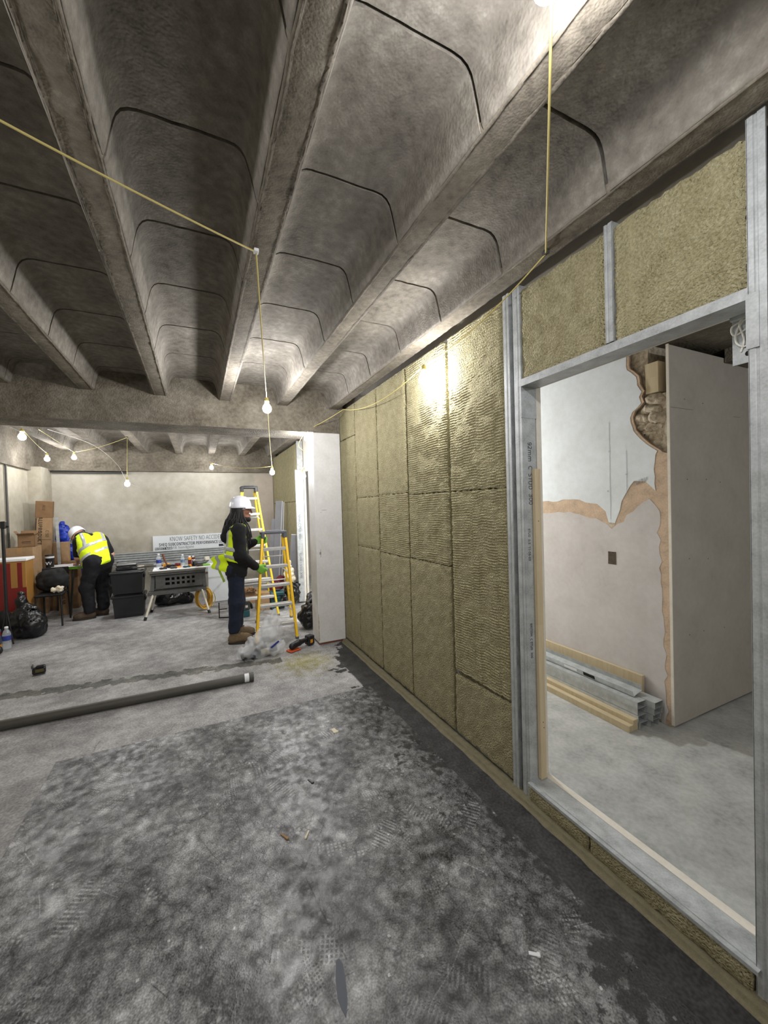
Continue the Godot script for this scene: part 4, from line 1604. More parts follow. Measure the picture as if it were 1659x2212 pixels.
# ---------------------------------------------------------------- stepladders
func stepladder(label: String, fl: Vector3, fr: Vector3, bl: Vector3, br: Vector3, tl: Vector3, tr: Vector3, treads: Array, ym: Material, cm: Material) -> void:
	var at := (fl + fr + bl + br) * 0.25
	at.y = 0.0
	var o := thing("stepladder", label, "ladder", at)
	var T := Transform3D(Basis(), -at)
	var h := tl.y
	var back := Vector3(0, 0, -0.07)
	for q in [[fl, tl, 0.028, 0.062], [fr, tr, 0.028, 0.062]]:
		var g := Geo.new()
		g.t = T
		g.bar(q[0], q[1], q[2], q[3], Vector3(0, 0, 1), 0.003)
		part(o, "front_rail", g, ym)
	for q in [[bl, tl + back + Vector3(0.025, -0.02, 0)], [br, tr + back + Vector3(-0.025, -0.02, 0)]]:
		var g := Geo.new()
		g.t = T
		g.bar(q[0], q[1], 0.024, 0.04, Vector3(0, 0, 1), 0.003)
		part(o, "rear_rail", g, ym)
	for y in treads:
		var a := fl.lerp(tl, y / h)
		var b := fr.lerp(tr, y / h)
		var g := Geo.new()
		g.t = T
		g.span(Vector3(a.x + 0.014, y - 0.006, a.z - 0.06), Vector3(b.x - 0.014, y, b.z + 0.034), 0.002)
		g.span(Vector3(a.x + 0.014, y - 0.034, a.z + 0.03), Vector3(b.x - 0.014, y - 0.003, b.z + 0.034), 0.001)
		g.span(Vector3(a.x + 0.014, y - 0.026, a.z - 0.06), Vector3(b.x - 0.014, y - 0.003, b.z - 0.057), 0.001)
		part(o, "tread", g, M.aluminium)
	# braces under every other tread, and the rear cross bars
	for k in treads.size():
		if k % 2 == 1:
			var y: float = treads[k]
			var a := fl.lerp(tl, y / h)
			var b := fr.lerp(tr, y / h)
			var a2 := fl.lerp(tl, (y - 0.1) / h)
			var b2 := fr.lerp(tr, (y - 0.1) / h)
			var mid := (a + b) * 0.5
			var g := Geo.new()
			g.t = T
			g.bar(a2 + Vector3(0.016, 0, -0.02), Vector3(mid.x - 0.06, y - 0.01, mid.z - 0.02), 0.014, 0.004, Vector3(0, 0, 1))
			part(o, "tread_brace", g, M.aluminium)
			g = Geo.new()
			g.t = T
			g.bar(b2 + Vector3(-0.016, 0, -0.02), Vector3(mid.x + 0.06, y - 0.01, mid.z - 0.02), 0.014, 0.004, Vector3(0, 0, 1))
			part(o, "tread_brace", g, M.aluminium)
	for s in [0.2, 0.5, 0.78]:
		var g := Geo.new()
		g.t = T
		var a := bl.lerp(tl + back + Vector3(0.025, -0.02, 0), s)
		var b := br.lerp(tr + back + Vector3(-0.025, -0.02, 0), s)
		g.bar(a, b, 0.022, 0.012, Vector3(0, 1, 0), 0.001)
		part(o, "cross_bar", g, M.aluminium)
	for q in [[fl, tl, bl], [fr, tr, br]]:
		var g := Geo.new()
		g.t = T
		var fq: Vector3 = q[0].lerp(q[1], 0.5)
		var bq: Vector3 = q[2].lerp(q[1] + back, 0.5)
		g.bar(fq, bq, 0.004, 0.018, Vector3(0, 1, 0))
		part(o, "spreader", g, M.aluminium)
	for q in [fl, fr, bl, br]:
		var g := Geo.new()
		g.t = T
		g.box(q + Vector3(0, 0.014, 0), Vector3(0.036, 0.028, 0.058), 0.004)
		part(o, "foot", g, M.cap_grey)
	# moulded top cap with a waist
	var g2 := Geo.new()
	g2.t = T
	var c := (tl + tr) * 0.5
	var hw := (tr.x - tl.x) * 0.5 + 0.018
	g2.box(Vector3(c.x, h + 0.035, c.z - 0.04), Vector3(hw * 2, 0.035, 0.17), 0.008)
	g2.box(Vector3(c.x - hw + 0.022, h + 0.0, c.z - 0.03), Vector3(0.044, 0.08, 0.15), 0.006)
	g2.box(Vector3(c.x + hw - 0.022, h + 0.0, c.z - 0.03), Vector3(0.044, 0.08, 0.15), 0.006)
	g2.box(Vector3(c.x, h + 0.055, c.z - 0.04), Vector3(hw * 1.2, 0.01, 0.1), 0.004)
	part(o, "top_cap", g2, cm)

func build_ladders() -> void:
	stepladder("yellow fibreglass stepladder with grey cap held by the standing worker", Vector3(0.574, 0, -4.81), Vector3(1.052, 0, -4.81), Vector3(0.70, 0, -5.77), Vector3(1.19, 0, -5.79), Vector3(0.735, 1.255, -5.2), Vector3(1.022, 1.255, -5.2), [0.205, 0.43, 0.66, 0.885, 1.1], M.ladder_yellow, M.cap_grey)
	stepladder("taller yellow stepladder with dark cap behind the standing worker", Vector3(0.44, 0, -6.0), Vector3(1.045, 0, -6.0), Vector3(0.43, 0, -6.8), Vector3(1.06, 0, -6.8), Vector3(0.622, 1.9, -6.4), Vector3(0.838, 1.9, -6.4), [0.3, 0.56, 0.82, 1.06, 1.3, 1.54, 1.78], M.ladder_yellow_worn, M.black_plastic)

# ---------------------------------------------------------------- people
# five fingers and a palm; d along the fingers, nrm the way they curl, side the thumb's side
func hand(g: Geo, w: Vector3, d: Vector3, nrm: Vector3, side: Vector3, curl: float, k := 1.0) -> void:
	d = d.normalized()
	nrm = (nrm - d * nrm.dot(d)).normalized()
	side = (side - d * side.dot(d) - nrm * side.dot(nrm)).normalized()
	var s := Soft.new()
	s.cell = 0.0045
	s.blend = 0.008
	for q in [-0.028, -0.009, 0.011, 0.03]:
		s.cap(w + side * q * 0.8 * k, w + (d * 0.088 + side * q) * k, 0.017 * k, 0.0135 * k, 0.014)
	var len := [0.88, 1.0, 0.95, 0.76]
	for i in 4:
		var b: Vector3 = w + (d * 0.088 + side * [0.03, 0.011, -0.009, -0.028][i]) * k
		var a := curl * (0.75 + 0.08 * i)
		var p := b
		var ang := a * 0.5
		for j in 3:
			var dir := d * cos(ang) + nrm * sin(ang)
			var e: Vector3 = p + dir * [0.042, 0.028, 0.022][j] * len[i] * k
			s.cap(p, e, [0.0105, 0.0095, 0.0085][j] * k, [0.0095, 0.0085, 0.0075][j] * k, 0.004)
			p = e
			ang += a * 0.8
	var t0 := w + (d * 0.022 + side * 0.03) * k
	var t1 := t0 + (d * 0.032 + side * 0.026 + nrm * 0.012) * k
	var t2 := t1 + (d * 0.026 + side * 0.004 + nrm * 0.02) * k
	var t3 := t2 + (d * 0.018 - side * 0.006 + nrm * 0.018) * k
	s.cap(t0, t1, 0.015 * k, 0.0125 * k, 0.01)
	s.cap(t1, t2, 0.012 * k, 0.0105 * k, 0.004)
	s.cap(t2, t3, 0.0105 * k, 0.0085 * k, 0.004)
	s.build(g)

# head looking along f (unit), crown along u, centred at c
func head(g: Geo, c: Vector3, f: Vector3, u: Vector3) -> void:
	var r := f.cross(u).normalized()
	var P := func(x: float, y: float, z: float) -> Vector3: return c + f * x + u * y + r * z
	var s := Soft.new()
	s.cell = 0.0052
	s.blend = 0.03
	s.cap(P.call(-0.03, 0.03, 0), P.call(0.012, 0.035, 0), 0.088, 0.082)
	s.cap(P.call(0.02, -0.03, 0), P.call(0.045, -0.08, 0), 0.062, 0.042)
	for z in [-1.0, 1.0]:
		s.cap(P.call(0.0, -0.04, 0.045 * z), P.call(0.045, -0.088, 0.02 * z), 0.034, 0.026)
		s.cap(P.call(0.068, 0.0, 0.03 * z), P.call(0.045, -0.01, 0.05 * z), 0.022, 0.02, 0.02)      # cheek
		s.cap(P.call(0.083, 0.036, 0.012 * z), P.call(0.072, 0.038, 0.045 * z), 0.011, 0.01, 0.012) # brow
		s.cap(P.call(-0.015, 0.02, 0.078 * z), P.call(-0.008, -0.018, 0.079 * z), 0.014, 0.009, 0.006)  # ear
	s.cap(P.call(0.093, 0.022, 0), P.call(0.113, -0.018, 0), 0.008, 0.0125, 0.012)                  # nose
	s.cap(P.call(0.104, -0.024, -0.011), P.call(0.104, -0.024, 0.011), 0.008, 0.008, 0.006)
	s.cap(P.call(0.089, -0.047, -0.016), P.call(0.089, -0.047, 0.016), 0.0085, 0.0085, 0.006)      # upper lip
	s.cap(P.call(0.087, -0.06, -0.014), P.call(0.087, -0.06, 0.014), 0.009, 0.009, 0.006)          # lower lip
	s.ball(P.call(0.074, -0.093, 0), 0.022, 0.015)                                                 # chin
	s.build(g)

func helmet(o: Node3D, c: Vector3, f: Vector3, u: Vector3) -> void:
	# c is the middle of the rim
	var r := f.cross(u).normalized()
	var B := Basis(f, u, r)
	var h := Node3D.new()
	h.name = "helmet"
	o.add_child(h, true)
	h.transform = Transform3D(B, c)
	var g := Geo.new()
	var prof := [Vector2(0.118, -0.012), Vector2(0.124, -0.006), Vector2(0.122, 0.01), Vector2(0.118, 0.04), Vector2(0.108, 0.075), Vector2(0.09, 0.104), Vector2(0.062, 0.126), Vector2(0.03, 0.136), Vector2(0.0, 0.138)]
	g.lathe(prof, 28, Vector3(-0.006, 0, 0), Vector2(1.06, 0.86))
	part(h, "shell", g, M.helmet_white)
	g = Geo.new()
	var nu := 14
	var pts := PackedVector3Array()
	for j in 5:
		for i in nu + 1:
			var a := lerpf(-1.15, 1.15, float(i) / nu)
			var ex: float = [0.0, 0.35, 0.8, 1.0, 0.6][j] * 0.06 * pow(maxf(cos(a * 1.25), 0.0), 0.6)
			var yy: float = [0.006, 0.0, -0.012, -0.02, -0.022][j]
			pts.append(Vector3(cos(a) * (0.123 + ex) - 0.002, yy, sin(a) * (0.104 + ex * 0.7)))
	g.grid(pts, nu, 4)
	part(h, "peak", g, M.helmet_white)
	g = Geo.new()
	for zz in [-0.03, 0.03]:
		var p := []
		for i in 11:
			var a := lerpf(0.45, 2.5, i / 10.0)
			p.append(Vector3(cos(a) * 0.121 - 0.006, sin(a) * 0.122 + 0.012, zz))
		g.tube(p, 0.006, 6)
	part(h, "ridge", g, M.helmet_white)
	g = Geo.new()
	var q := []
	for i in 15:
		var a2 := lerpf(1.9, TAU - 1.9, i / 14.0)
		q.append(Vector3(cos(a2) * 0.1 - 0.012, -0.03 - 0.022 * (0.5 - 0.5 * cos((i / 14.0) * TAU)), sin(a2) * 0.085))
	g.tube(q, 0.008, 6)
	part(h, "harness", g, M.grey_plastic)

func boot(o: Node3D, ankle: Vector3, dir: Vector3, m: Material) -> void:
	var b := Node3D.new()
	b.name = "boot"
	o.add_child(b, true)
	var side := dir.cross(Vector3.UP).normalized()
	b.transform = Transform3D(Basis(dir, Vector3.UP, side), Vector3(ankle.x, 0, ankle.z))
	var s := Soft.new()
	s.cell = 0.008
	s.blend = 0.03
	s.cap(Vector3(0.0, 0.185, 0), Vector3(-0.012, 0.07, 0), 0.056, 0.05)
	s.cap(Vector3(-0.03, 0.055, 0), Vector3(0.13, 0.05, -0.006), 0.045, 0.043)
	s.cap(Vector3(0.13, 0.06, -0.006), Vector3(0.165, 0.052, -0.004), 0.05, 0.042)
	s.cap(Vector3(0.03, 0.11, 0), Vector3(0.1, 0.075, 0), 0.035, 0.03)
	s.clips = [Plane(Vector3(0, -1, 0), -0.022), Plane(Vector3(0, 1, 0), 0.2)]
	var g := Geo.new()
	s.build(g)
	part(b, "upper", g, m)
	g = Geo.new()
	var poly := PackedVector2Array()
	for i in 20:
		var a := TAU * i / 20.0
		var x := cos(a) * 0.145 + 0.07
		poly.append(Vector2(x, sin(a) * (0.05 - 0.006 * cos(a * 2.0)) * (0.92 if x < 0.05 else 1.0)))
	g.t = Transform3D(Basis(Vector3(1, 0, 0), Vector3(0, 0, 1), Vector3(0, -1, 0)), Vector3.ZERO)
	g.prism(poly, -0.026, 0.0)
	part(b, "sole", g, M.sole)
	g = Geo.new()
	for k in 4:
		var y := 0.105 + k * 0.024
		var x0 := 0.075 - k * 0.012
		g.tube([Vector3(x0 - 0.012, y, -0.034), Vector3(x0 + 0.012, y + 0.008, 0), Vector3(x0 - 0.012, y, 0.034)], 0.004, 5)
	part(b, "laces", g, M.sole)

func build_workers() -> void:
	worker_standing()
	worker_bending()

func worker_standing() -> void:
	var O := Vector3(0.42, 0, -5.1)
	var o := thing("person", "worker in white helmet, hi-vis vest, black hoodie and jeans standing beside stepladder", "person", O)
	var W := func(x: float, y: float, z: float) -> Vector3: return Vector3(x, y, z) - O
	var hipR: Vector3 = W.call(0.395, 0.9, -5.01)
	var kneR: Vector3 = W.call(0.38, 0.48, -5.0)
	var ankR: Vector3 = W.call(0.352, 0.1, -5.0)
	var hipL: Vector3 = W.call(0.405, 0.9, -5.19)
	var kneL: Vector3 = W.call(0.42, 0.48, -5.21)
	var ankL: Vector3 = W.call(0.41, 0.1, -5.23)
	var pel: Vector3 = W.call(0.40, 0.93, -5.1)
	var che: Vector3 = W.call(0.425, 1.24, -5.1)
	var nek: Vector3 = W.call(0.455, 1.42, -5.1)
	var hed: Vector3 = W.call(0.492, 1.575, -5.1)
	var shR: Vector3 = W.call(0.43, 1.36, -4.915)
	var elR: Vector3 = W.call(0.445, 1.05, -4.875)
	var wrR: Vector3 = W.call(0.618, 0.9, -4.985)
	var shL: Vector3 = W.call(0.445, 1.36, -5.285)
	var elL: Vector3 = W.call(0.52, 1.11, -5.35)
	var wrL: Vector3 = W.call(0.655, 1.185, -5.265)
	# the body itself, one skin
	var s := Soft.new()
	s.cell = 0.016
	s.blend = 0.05
	for q in [[hipR, kneR, ankR], [hipL, kneL, ankL]]:
		s.cap(q[0], q[1], 0.078, 0.052).cap(q[1], q[2], 0.05, 0.034)
	s.cap(pel + Vector3(0, 0, 0.06), che + Vector3(0, 0, 0.07), 0.095, 0.1).cap(pel - Vector3(0, 0, 0.06), che - Vector3(0, 0, 0.07), 0.095, 0.1)
	s.cap(shR, shL, 0.055, 0.055).cap(che, nek, 0.1, 0.06).cap(nek, hed + Vector3(-0.01, -0.05, 0), 0.056, 0.056)
	s.cap(shR, elR, 0.046, 0.038).cap(elR, wrR, 0.036, 0.026).cap(shL, elL, 0.046, 0.038).cap(elL, wrL, 0.036, 0.026)
	var g := Geo.new()
	s.build(g)
	head(g, hed, Vector3(0.995, 0.02, 0.1).normalized(), Vector3(-0.02, 1, 0).normalized())
	part(o, "body", g, M.skin_dark)
	# face details
	for z in [-1.0, 1.0]:
		g = Geo.new()
		g.t = Transform3D(Basis(), hed + Vector3(0.082, 0.02, 0.03 * z + 0.008))
		g.lathe([Vector2(0, -0.009), Vector2(0.007, -0.006), Vector2(0.0095, 0), Vector2(0.007, 0.006), Vector2(0, 0.009)], 8)
		part(o, "eye", g, M.eye_white)
	g = Geo.new()
	for z in [-1.0, 1.0]:
		g.t = Transform3D(Basis(Vector3.UP, 0.25 * z), hed + Vector3(0.107, 0.018, 0.033 * z + 0.01))
		g.box(Vector3.ZERO, Vector3(0.003, 0.036, 0.056), 0.001)
	part(o, "safety_glasses", g, M.lens_clear)
	g = Geo.new()
	g.t = Transform3D(Basis(), hed)
	g.tube([Vector3(0.106, 0.034, -0.055), Vector3(0.115, 0.036, 0.01), Vector3(0.106, 0.034, 0.07), Vector3(0.05, 0.03, 0.087), Vector3(-0.01, 0.026, 0.089)], 0.0025, 5)
	part(o, "glasses_frame", g, M.paper)
	var bs := Soft.new()
	bs.cell = 0.008
	bs.blend = 0.02
	bs.cap(hed + Vector3(0.068, -0.1, -0.028), hed + Vector3(0.068, -0.1, 0.034), 0.03, 0.03)
	bs.cap(hed + Vector3(0.02, -0.085, 0.052), hed + Vector3(0.06, -0.1, 0.03), 0.022, 0.028)
	bs.bump = FastNoiseLite.new()
	bs.bump.frequency = 40.0
	bs.bump_amt = 0.006
	g = Geo.new()
	bs.build(g)
	part(o, "beard", g, M.beard)
	# long dreadlocks under the helmet
	g = Geo.new()
	var hr := RandomNumberGenerator.new()
	hr.seed = 21
	var hs := Soft.new()
	hs.cell = 0.014
	hs.blend = 0.04
	hs.cap(hed + Vector3(-0.055, 0.02, 0), hed + Vector3(-0.075, -0.16, 0), 0.08, 0.09).cap(hed + Vector3(-0.035, 0.01, 0.05), hed + Vector3(-0.03, -0.18, 0.085), 0.045, 0.05).cap(hed + Vector3(-0.035, 0.01, -0.05), hed + Vector3(-0.03, -0.18, -0.085), 0.045, 0.05)
	hs.build(g)
	for k in 64:
		var a := lerpf(1.3, TAU - 1.3, k / 63.0) + hr.randf_range(-0.05, 0.05)
		var rr := 0.088
		var p0 := hed + Vector3(cos(a) * rr - 0.02, 0.03 + hr.randf_range(-0.02, 0.01), sin(a) * rr * 0.9)
		var front := maxf(cos(a) + 0.15, 0.0) * 2.2
		var out := hr.randf_range(0.11, 0.15)
		var p1 := hed + Vector3(cos(a) * out - 0.02 + front * 0.0, -0.08, sin(a) * out * 0.92)
		var drop := hr.randf_range(-0.33, -0.2) if cos(a) > -0.3 else hr.randf_range(-0.26, -0.15)
		if cos(a) > 0.05:
			drop = hr.randf_range(-0.46, -0.3)
		var p2 := hed + Vector3(cos(a) * (out + 0.03) - 0.02 + front * 0.055, drop * 0.6, sin(a) * (out + 0.03))
		var p3 := hed + Vector3(cos(a) * (out + 0.025) - 0.03 + front * 0.09 + hr.randf_range(-0.02, 0.02), drop, sin(a) * (out + 0.02) + hr.randf_range(-0.02, 0.02))
		g.tube(smooth_path([p0, p1, p2, p3], 4), hr.randf_range(0.008, 0.0125), 6)
	part(o, "hair", g, M.hair)
	helmet(o, hed + Vector3(-0.012, 0.052, 0), Vector3(0.985, -0.02, 0.1).normalized(), Vector3(0.02, 1, 0).normalized())
	# trousers
	s = Soft.new()
	s.cell = 0.013
	s.blend = 0.05
	s.bump = FastNoiseLite.new()
	s.bump.seed = 4
	s.bump.frequency = 9.0
	s.bump_amt = 0.012
	for q in [[hipR, kneR, ankR], [hipL, kneL, ankL]]:
		s.cap(q[0], q[1], 0.105, 0.078).cap(q[1], q[2] + Vector3(-0.005, 0.05, 0), 0.077, 0.066)
	s.cap(pel + Vector3(0, -0.04, 0.055), pel + Vector3(0, 0.02, 0.055), 0.125, 0.12).cap(pel + Vector3(0, -0.04, -0.055), pel + Vector3(0, 0.02, -0.055), 0.125, 0.12)
	s.clips = [Plane(Vector3(0, -1, 0), -0.13), Plane(Vector3(0, 1, 0), 0.95)]
	g = Geo.new()
	s.build(g)
	part(o, "jeans", g, M.jeans)
	boot(o, ankR, Vector3(0.99, 0, 0.12).normalized(), M.boots_tan)
	boot(o, ankL, Vector3(0.99, 0, -0.1).normalized(), M.boots_tan)
	# hoodie
	var torso := func(q: Soft, add: float) -> void:
		for z in [-0.085, 0.085]:
			q.cap(W.call(0.40, 0.84, -5.1 + z), W.call(0.415, 1.06, -5.1 + z), 0.118 + add, 0.118 + add)
			q.cap(W.call(0.415, 1.06, -5.1 + z), W.call(0.43, 1.28, -5.1 + z), 0.118 + add, 0.11 + add)
		q.cap(shR + Vector3(0, -0.01, -0.03), shL + Vector3(0, -0.01, 0.03), 0.078 + add, 0.078 + add)
		q.cap(W.call(0.43, 1.3, -5.1), nek, 0.11 + add, 0.075 + add)
	s = Soft.new()
	s.cell = 0.013
	s.blend = 0.05
	s.bump = FastNoiseLite.new()
	s.bump.seed = 6
	s.bump.frequency = 8.0
	s.bump_amt = 0.012
	torso.call(s, 0.0)
	s.cap(shR, elR, 0.074, 0.062).cap(elR, wrR, 0.06, 0.046).cap(shL, elL, 0.07, 0.06).cap(elL, wrL, 0.058, 0.044)
	s.cap(W.call(0.36, 1.4, -5.1), W.call(0.31, 1.27, -5.1), 0.06, 0.075).cap(W.call(0.34, 1.38, -5.16), W.call(0.34, 1.38, -5.04), 0.06, 0.06)
	s.clips = [Plane(Vector3(0, -1, 0), -0.79)]
	g = Geo.new()
	s.build(g)
	part(o, "hoodie", g, M.hoodie)
	# vest, open at the front; its tail stands away at the back
	var vest := func(add: float) -> Soft:
		var q := Soft.new()
		q.cell = 0.012
		q.blend = 0.05
		torso.call(q, add)
		return q
	var v: Soft = vest.call(0.014)
	v.bump = FastNoiseLite.new()
	v.bump.frequency = 7.0
	v.bump_amt = 0.012
	v.clips = [Plane(Vector3(-0.28, -1, 0).normalized(), -0.93), Plane(Vector3(1, 0, 0), 0.095), Plane(Vector3(0, 1, 0), 1.43)]
	g = Geo.new()
	v.build(g)
	part(o, "hi_vis_vest", g, M.hivis)
	for band in [[1.07, 1.12, 0.2], [0.965, 1.01, 0.26]]:
		var bq: Soft = vest.call(0.019)
		bq.cell = 0.01
		var nrm := Vector3(band[2], 1, 0).normalized()
		bq.clips = [Plane(nrm, band[1]), Plane(-nrm, -band[0]), Plane(Vector3(1, 0, 0), 0.09)]
		g = Geo.new()
		bq.build(g)
		part(o, "reflective_band", g, M.reflective)
	var sq: Soft = vest.call(0.019)
	sq.cell = 0.01
	sq.clips = [Plane(Vector3(0, 0, 1), 0.135), Plane(Vector3(0, 0, -1), -0.085), Plane(Vector3(0, -1, 0), -1.09), Plane(Vector3(1, 0, 0), 0.05)]
	g = Geo.new()
	sq.build(g)
	part(o, "reflective_band", g, M.reflective)
	# swinging tail
	var tail := func(ua: float, ub: float, lift: float) -> Geo:
		var gg := Geo.new()
		var pts := PackedVector3Array()
		var nu := 14
		var nv := 10
		for side in 2:
			pts.clear()
			for j in nv + 1:
				for i in nu + 1:
					var uu := lerpf(ua, ub, float(i) / nu)
					var vv := float(j) / nv
					var x := 0.30 - 0.165 * uu - 0.012 * sin(vv * 9.0)
					var y := lerpf(0.86 + 0.045 * uu, 1.08 - 0.01 * uu - 0.03 * uu * uu, vv)
					var z := -5.1 + 0.12 - 0.1 * uu + 0.02 * sin(uu * 5.0 + vv * 3.0) + lift
					pts.append(Vector3(x, y, z + (0.0 if side == 0 else -0.004)) - O)
			if side == 0:
				gg.grid(pts, nu, nv)
			else:
				gg.grid(pts, nu, nv)
		return gg
	part(o, "vest_tail", tail.call(0.0, 1.0, 0.0), M.hivis)
	part(o, "reflective_band", tail.call(0.52, 0.74, 0.003), M.reflective)
	# gloves close round the ladder rail
	g = Geo.new()
	hand(g, wrR + Vector3(0.012, -0.008, 0.0), Vector3(0.78, -0.6, -0.28), Vector3(0.25, 0.1, -1), Vector3(0.55, 0.7, 0), 1.0, 1.06)
	part(o, "glove", g, M.glove_green)
	g = Geo.new()
	hand(g, wrL + Vector3(0.01, 0, 0.005), Vector3(0.9, 0.1, 0.3), Vector3(-0.2, 0, 1), Vector3(0, 1, 0), 1.1, 1.06)
	part(o, "glove", g, M.glove_green)
	for q in [[wrR, elR], [wrL, elL]]:
		g = Geo.new()
		var d: Vector3 = (q[0] - q[1]).normalized()
		g.tube([q[0] - d * 0.03, q[0] + d * 0.012], [0.044, 0.038], 12, false)
		part(o, "cuff", g, M.glove_green)

func worker_bending() -> void:
	var O := Vector3(-1.48, 0, -7.4)
	var o := thing("person", "worker in white helmet and hi-vis vest bending over the paper-covered table", "person", O)
	var W := func(x: float, y: float, z: float) -> Vector3: return Vector3(x, y, z) - O
	var hipL: Vector3 = W.call(-1.47, 0.86, -7.33)
	var kneL: Vector3 = W.call(-1.56, 0.47, -7.34)
	var ankL: Vector3 = W.call(-1.53, 0.1, -7.33)
	var hipR: Vector3 = W.call(-1.345, 0.86, -7.45)
	var kneR: Vector3 = W.call(-1.395, 0.46, -7.5)
	var ankR: Vector3 = W.call(-1.385, 0.1, -7.48)
	var pel: Vector3 = W.call(-1.41, 0.89, -7.39)
	var che: Vector3 = W.call(-1.5, 1.1, -7.52)
	var upc: Vector3 = W.call(-1.54, 1.19, -7.6)
	var nek: Vector3 = W.call(-1.63, 1.24, -7.69)
	var hed: Vector3 = W.call(-1.72, 1.22, -7.78)
	var shL: Vector3 = W.call(-1.68, 1.165, -7.53)
	var shR: Vector3 = W.call(-1.39, 1.165, -7.66)
	var elL: Vector3 = W.call(-1.70, 0.92, -7.56)
	var wrL: Vector3 = W.call(-1.76, 0.81, -7.78)
	var elR: Vector3 = W.call(-1.30, 0.93, -7.7)
	var wrR: Vector3 = W.call(-1.47, 0.82, -7.86)
	var s := Soft.new()
	s.cell = 0.016
	s.blend = 0.05
	for q in [[hipR, kneR, ankR], [hipL, kneL, ankL]]:
		s.cap(q[0], q[1], 0.078, 0.052).cap(q[1], q[2], 0.05, 0.034)
	s.cap(hipL, hipR, 0.085, 0.085).cap(pel, che, 0.09, 0.09).cap(shL, shR, 0.05, 0.05).cap(che, upc, 0.09, 0.08).cap(upc, nek, 0.08, 0.056).cap(nek, hed, 0.056, 0.056)
	s.cap(shR, elR, 0.048, 0.04).cap(elR, wrR, 0.038, 0.027).cap(shL, elL, 0.048, 0.042).cap(elL, wrL, 0.04, 0.027)
	var g := Geo.new()
	s.build(g)
	var hf := Vector3(-0.5, -0.72, -0.48).normalized()
	var hu := Vector3(-0.62, 0.62, -0.45)
	hu = (hu - hf * hu.dot(hf)).normalized()
	head(g, hed, hf, hu)
	hand(g, wrL, Vector3(-0.4, -0.12, -0.9), Vector3(0, -1, 0), Vector3(0.9, 0, -0.4), 0.5)
	hand(g, wrR, Vector3(-0.6, -0.12, -0.7), Vector3(0, -1, 0), Vector3(-0.8, 0, 0.5), 0.5)
	part(o, "body", g, M.skin_light)
	g = Geo.new()
	var hs := Soft.new()
	hs.cell = 0.01
	hs.ball(hed - hf * 0.035 - hu * 0.01, 0.092)
	hs.clips = [Plane(hf, (hed + hf * 0.03).dot(hf))]
	hs.build(g)
	part(o, "hair", g, M.hair)
	helmet(o, hed + hu * 0.055 - hf * 0.012, hf, hu)
	# black T-shirt under the vest
	var torso := func(q: Soft, add: float) -> void:
		var ax: Vector3 = (shR - shL).normalized()
		for z in [-0.075, 0.075]:
			q.cap(pel + ax * z * 0.9 + Vector3(0, -0.05, 0), che + ax * z, 0.125 + add, 0.12 + add)
			q.cap(che + ax * z, upc + ax * z * 1.2, 0.12 + add, 0.1 + add)
		q.cap(shL + ax * 0.03, shR - ax * 0.03, 0.072 + add, 0.072 + add)
	s = Soft.new()
	s.cell = 0.013
	s.blend = 0.05
	torso.call(s, 0.0)
	s.cap(shL, shL.lerp(elL, 0.75), 0.074, 0.07).cap(shR, shR.lerp(elR, 0.75), 0.074, 0.07).cap(upc, nek, 0.09, 0.07)
	s.clips = [Plane(Vector3(0.35, -1, 0.3).normalized(), -0.74)]
	g = Geo.new()
	s.build(g)
	part(o, "shirt", g, M.hoodie)
	s = Soft.new()
	s.cell = 0.014
	s.blend = 0.05
	s.bump = FastNoiseLite.new()
	s.bump.frequency = 9.0
	s.bump_amt = 0.014
	for q in [[hipR, kneR, ankR], [hipL, kneL, ankL]]:
		s.cap(q[0], q[1], 0.11, 0.09).cap(q[1], q[2] + Vector3(0, 0.03, 0), 0.088, 0.078)
	s.cap(hipL, hipR, 0.12, 0.12)
	s.clips = [Plane(Vector3(0, -1, 0), -0.085)]
	g = Geo.new()
	s.build(g)
	part(o, "work_trousers", g, M.work_trousers)
	boot(o, ankL, Vector3(-0.97, 0, 0.1).normalized(), M.boots_brown)
	boot(o, ankR, Vector3(-0.9, 0, -0.35).normalized(), M.boots_brown)
	# vest
	var ax2: Vector3 = (upc - pel).normalized()
	var acr: Vector3 = (shR - shL).normalized()
	var dirn := (ax2 - acr * 0.28).normalized()
	var base := pel.dot(dirn)
	var vest := func(add: float) -> Soft:
		var q := Soft.new()
		q.cell = 0.012
		q.blend = 0.05
		torso.call(q, add)
		return q
	var v: Soft = vest.call(0.014)
	v.bump = FastNoiseLite.new()
	v.bump.frequency = 6.0
	v.bump_amt = 0.012
	v.clips = [Plane(-dirn, -(base - 0.13)), Plane(-acr, -(upc.dot(acr) - 0.2)), Plane(acr, upc.dot(acr) + 0.17)]
	g = Geo.new()
	v.build(g)
	part(o, "hi_vis_vest", g, M.hivis)
	for band in [[0.055, 0.105], [0.19, 0.24]]:
		var bq: Soft = vest.call(0.019)
		bq.cell = 0.01
		bq.clips = [Plane(dirn, base + band[1]), Plane(-dirn, -(base + band[0])), Plane(-acr, -(upc.dot(acr) - 0.195)), Plane(acr, upc.dot(acr) + 0.165)]
		g = Geo.new()
		bq.build(g)
		part(o, "reflective_band", g, M.reflective)
	for e in [-0.15, 0.11]:
		var bq: Soft = vest.call(0.0185)
		bq.cell = 0.01
		bq.clips = [Plane(acr, upc.dot(acr) + e + 0.045), Plane(-acr, -(upc.dot(acr) + e)), Plane(-dirn, -(base + 0.21))]
		g = Geo.new()
		bq.build(g)
		part(o, "reflective_band", g, M.reflective)

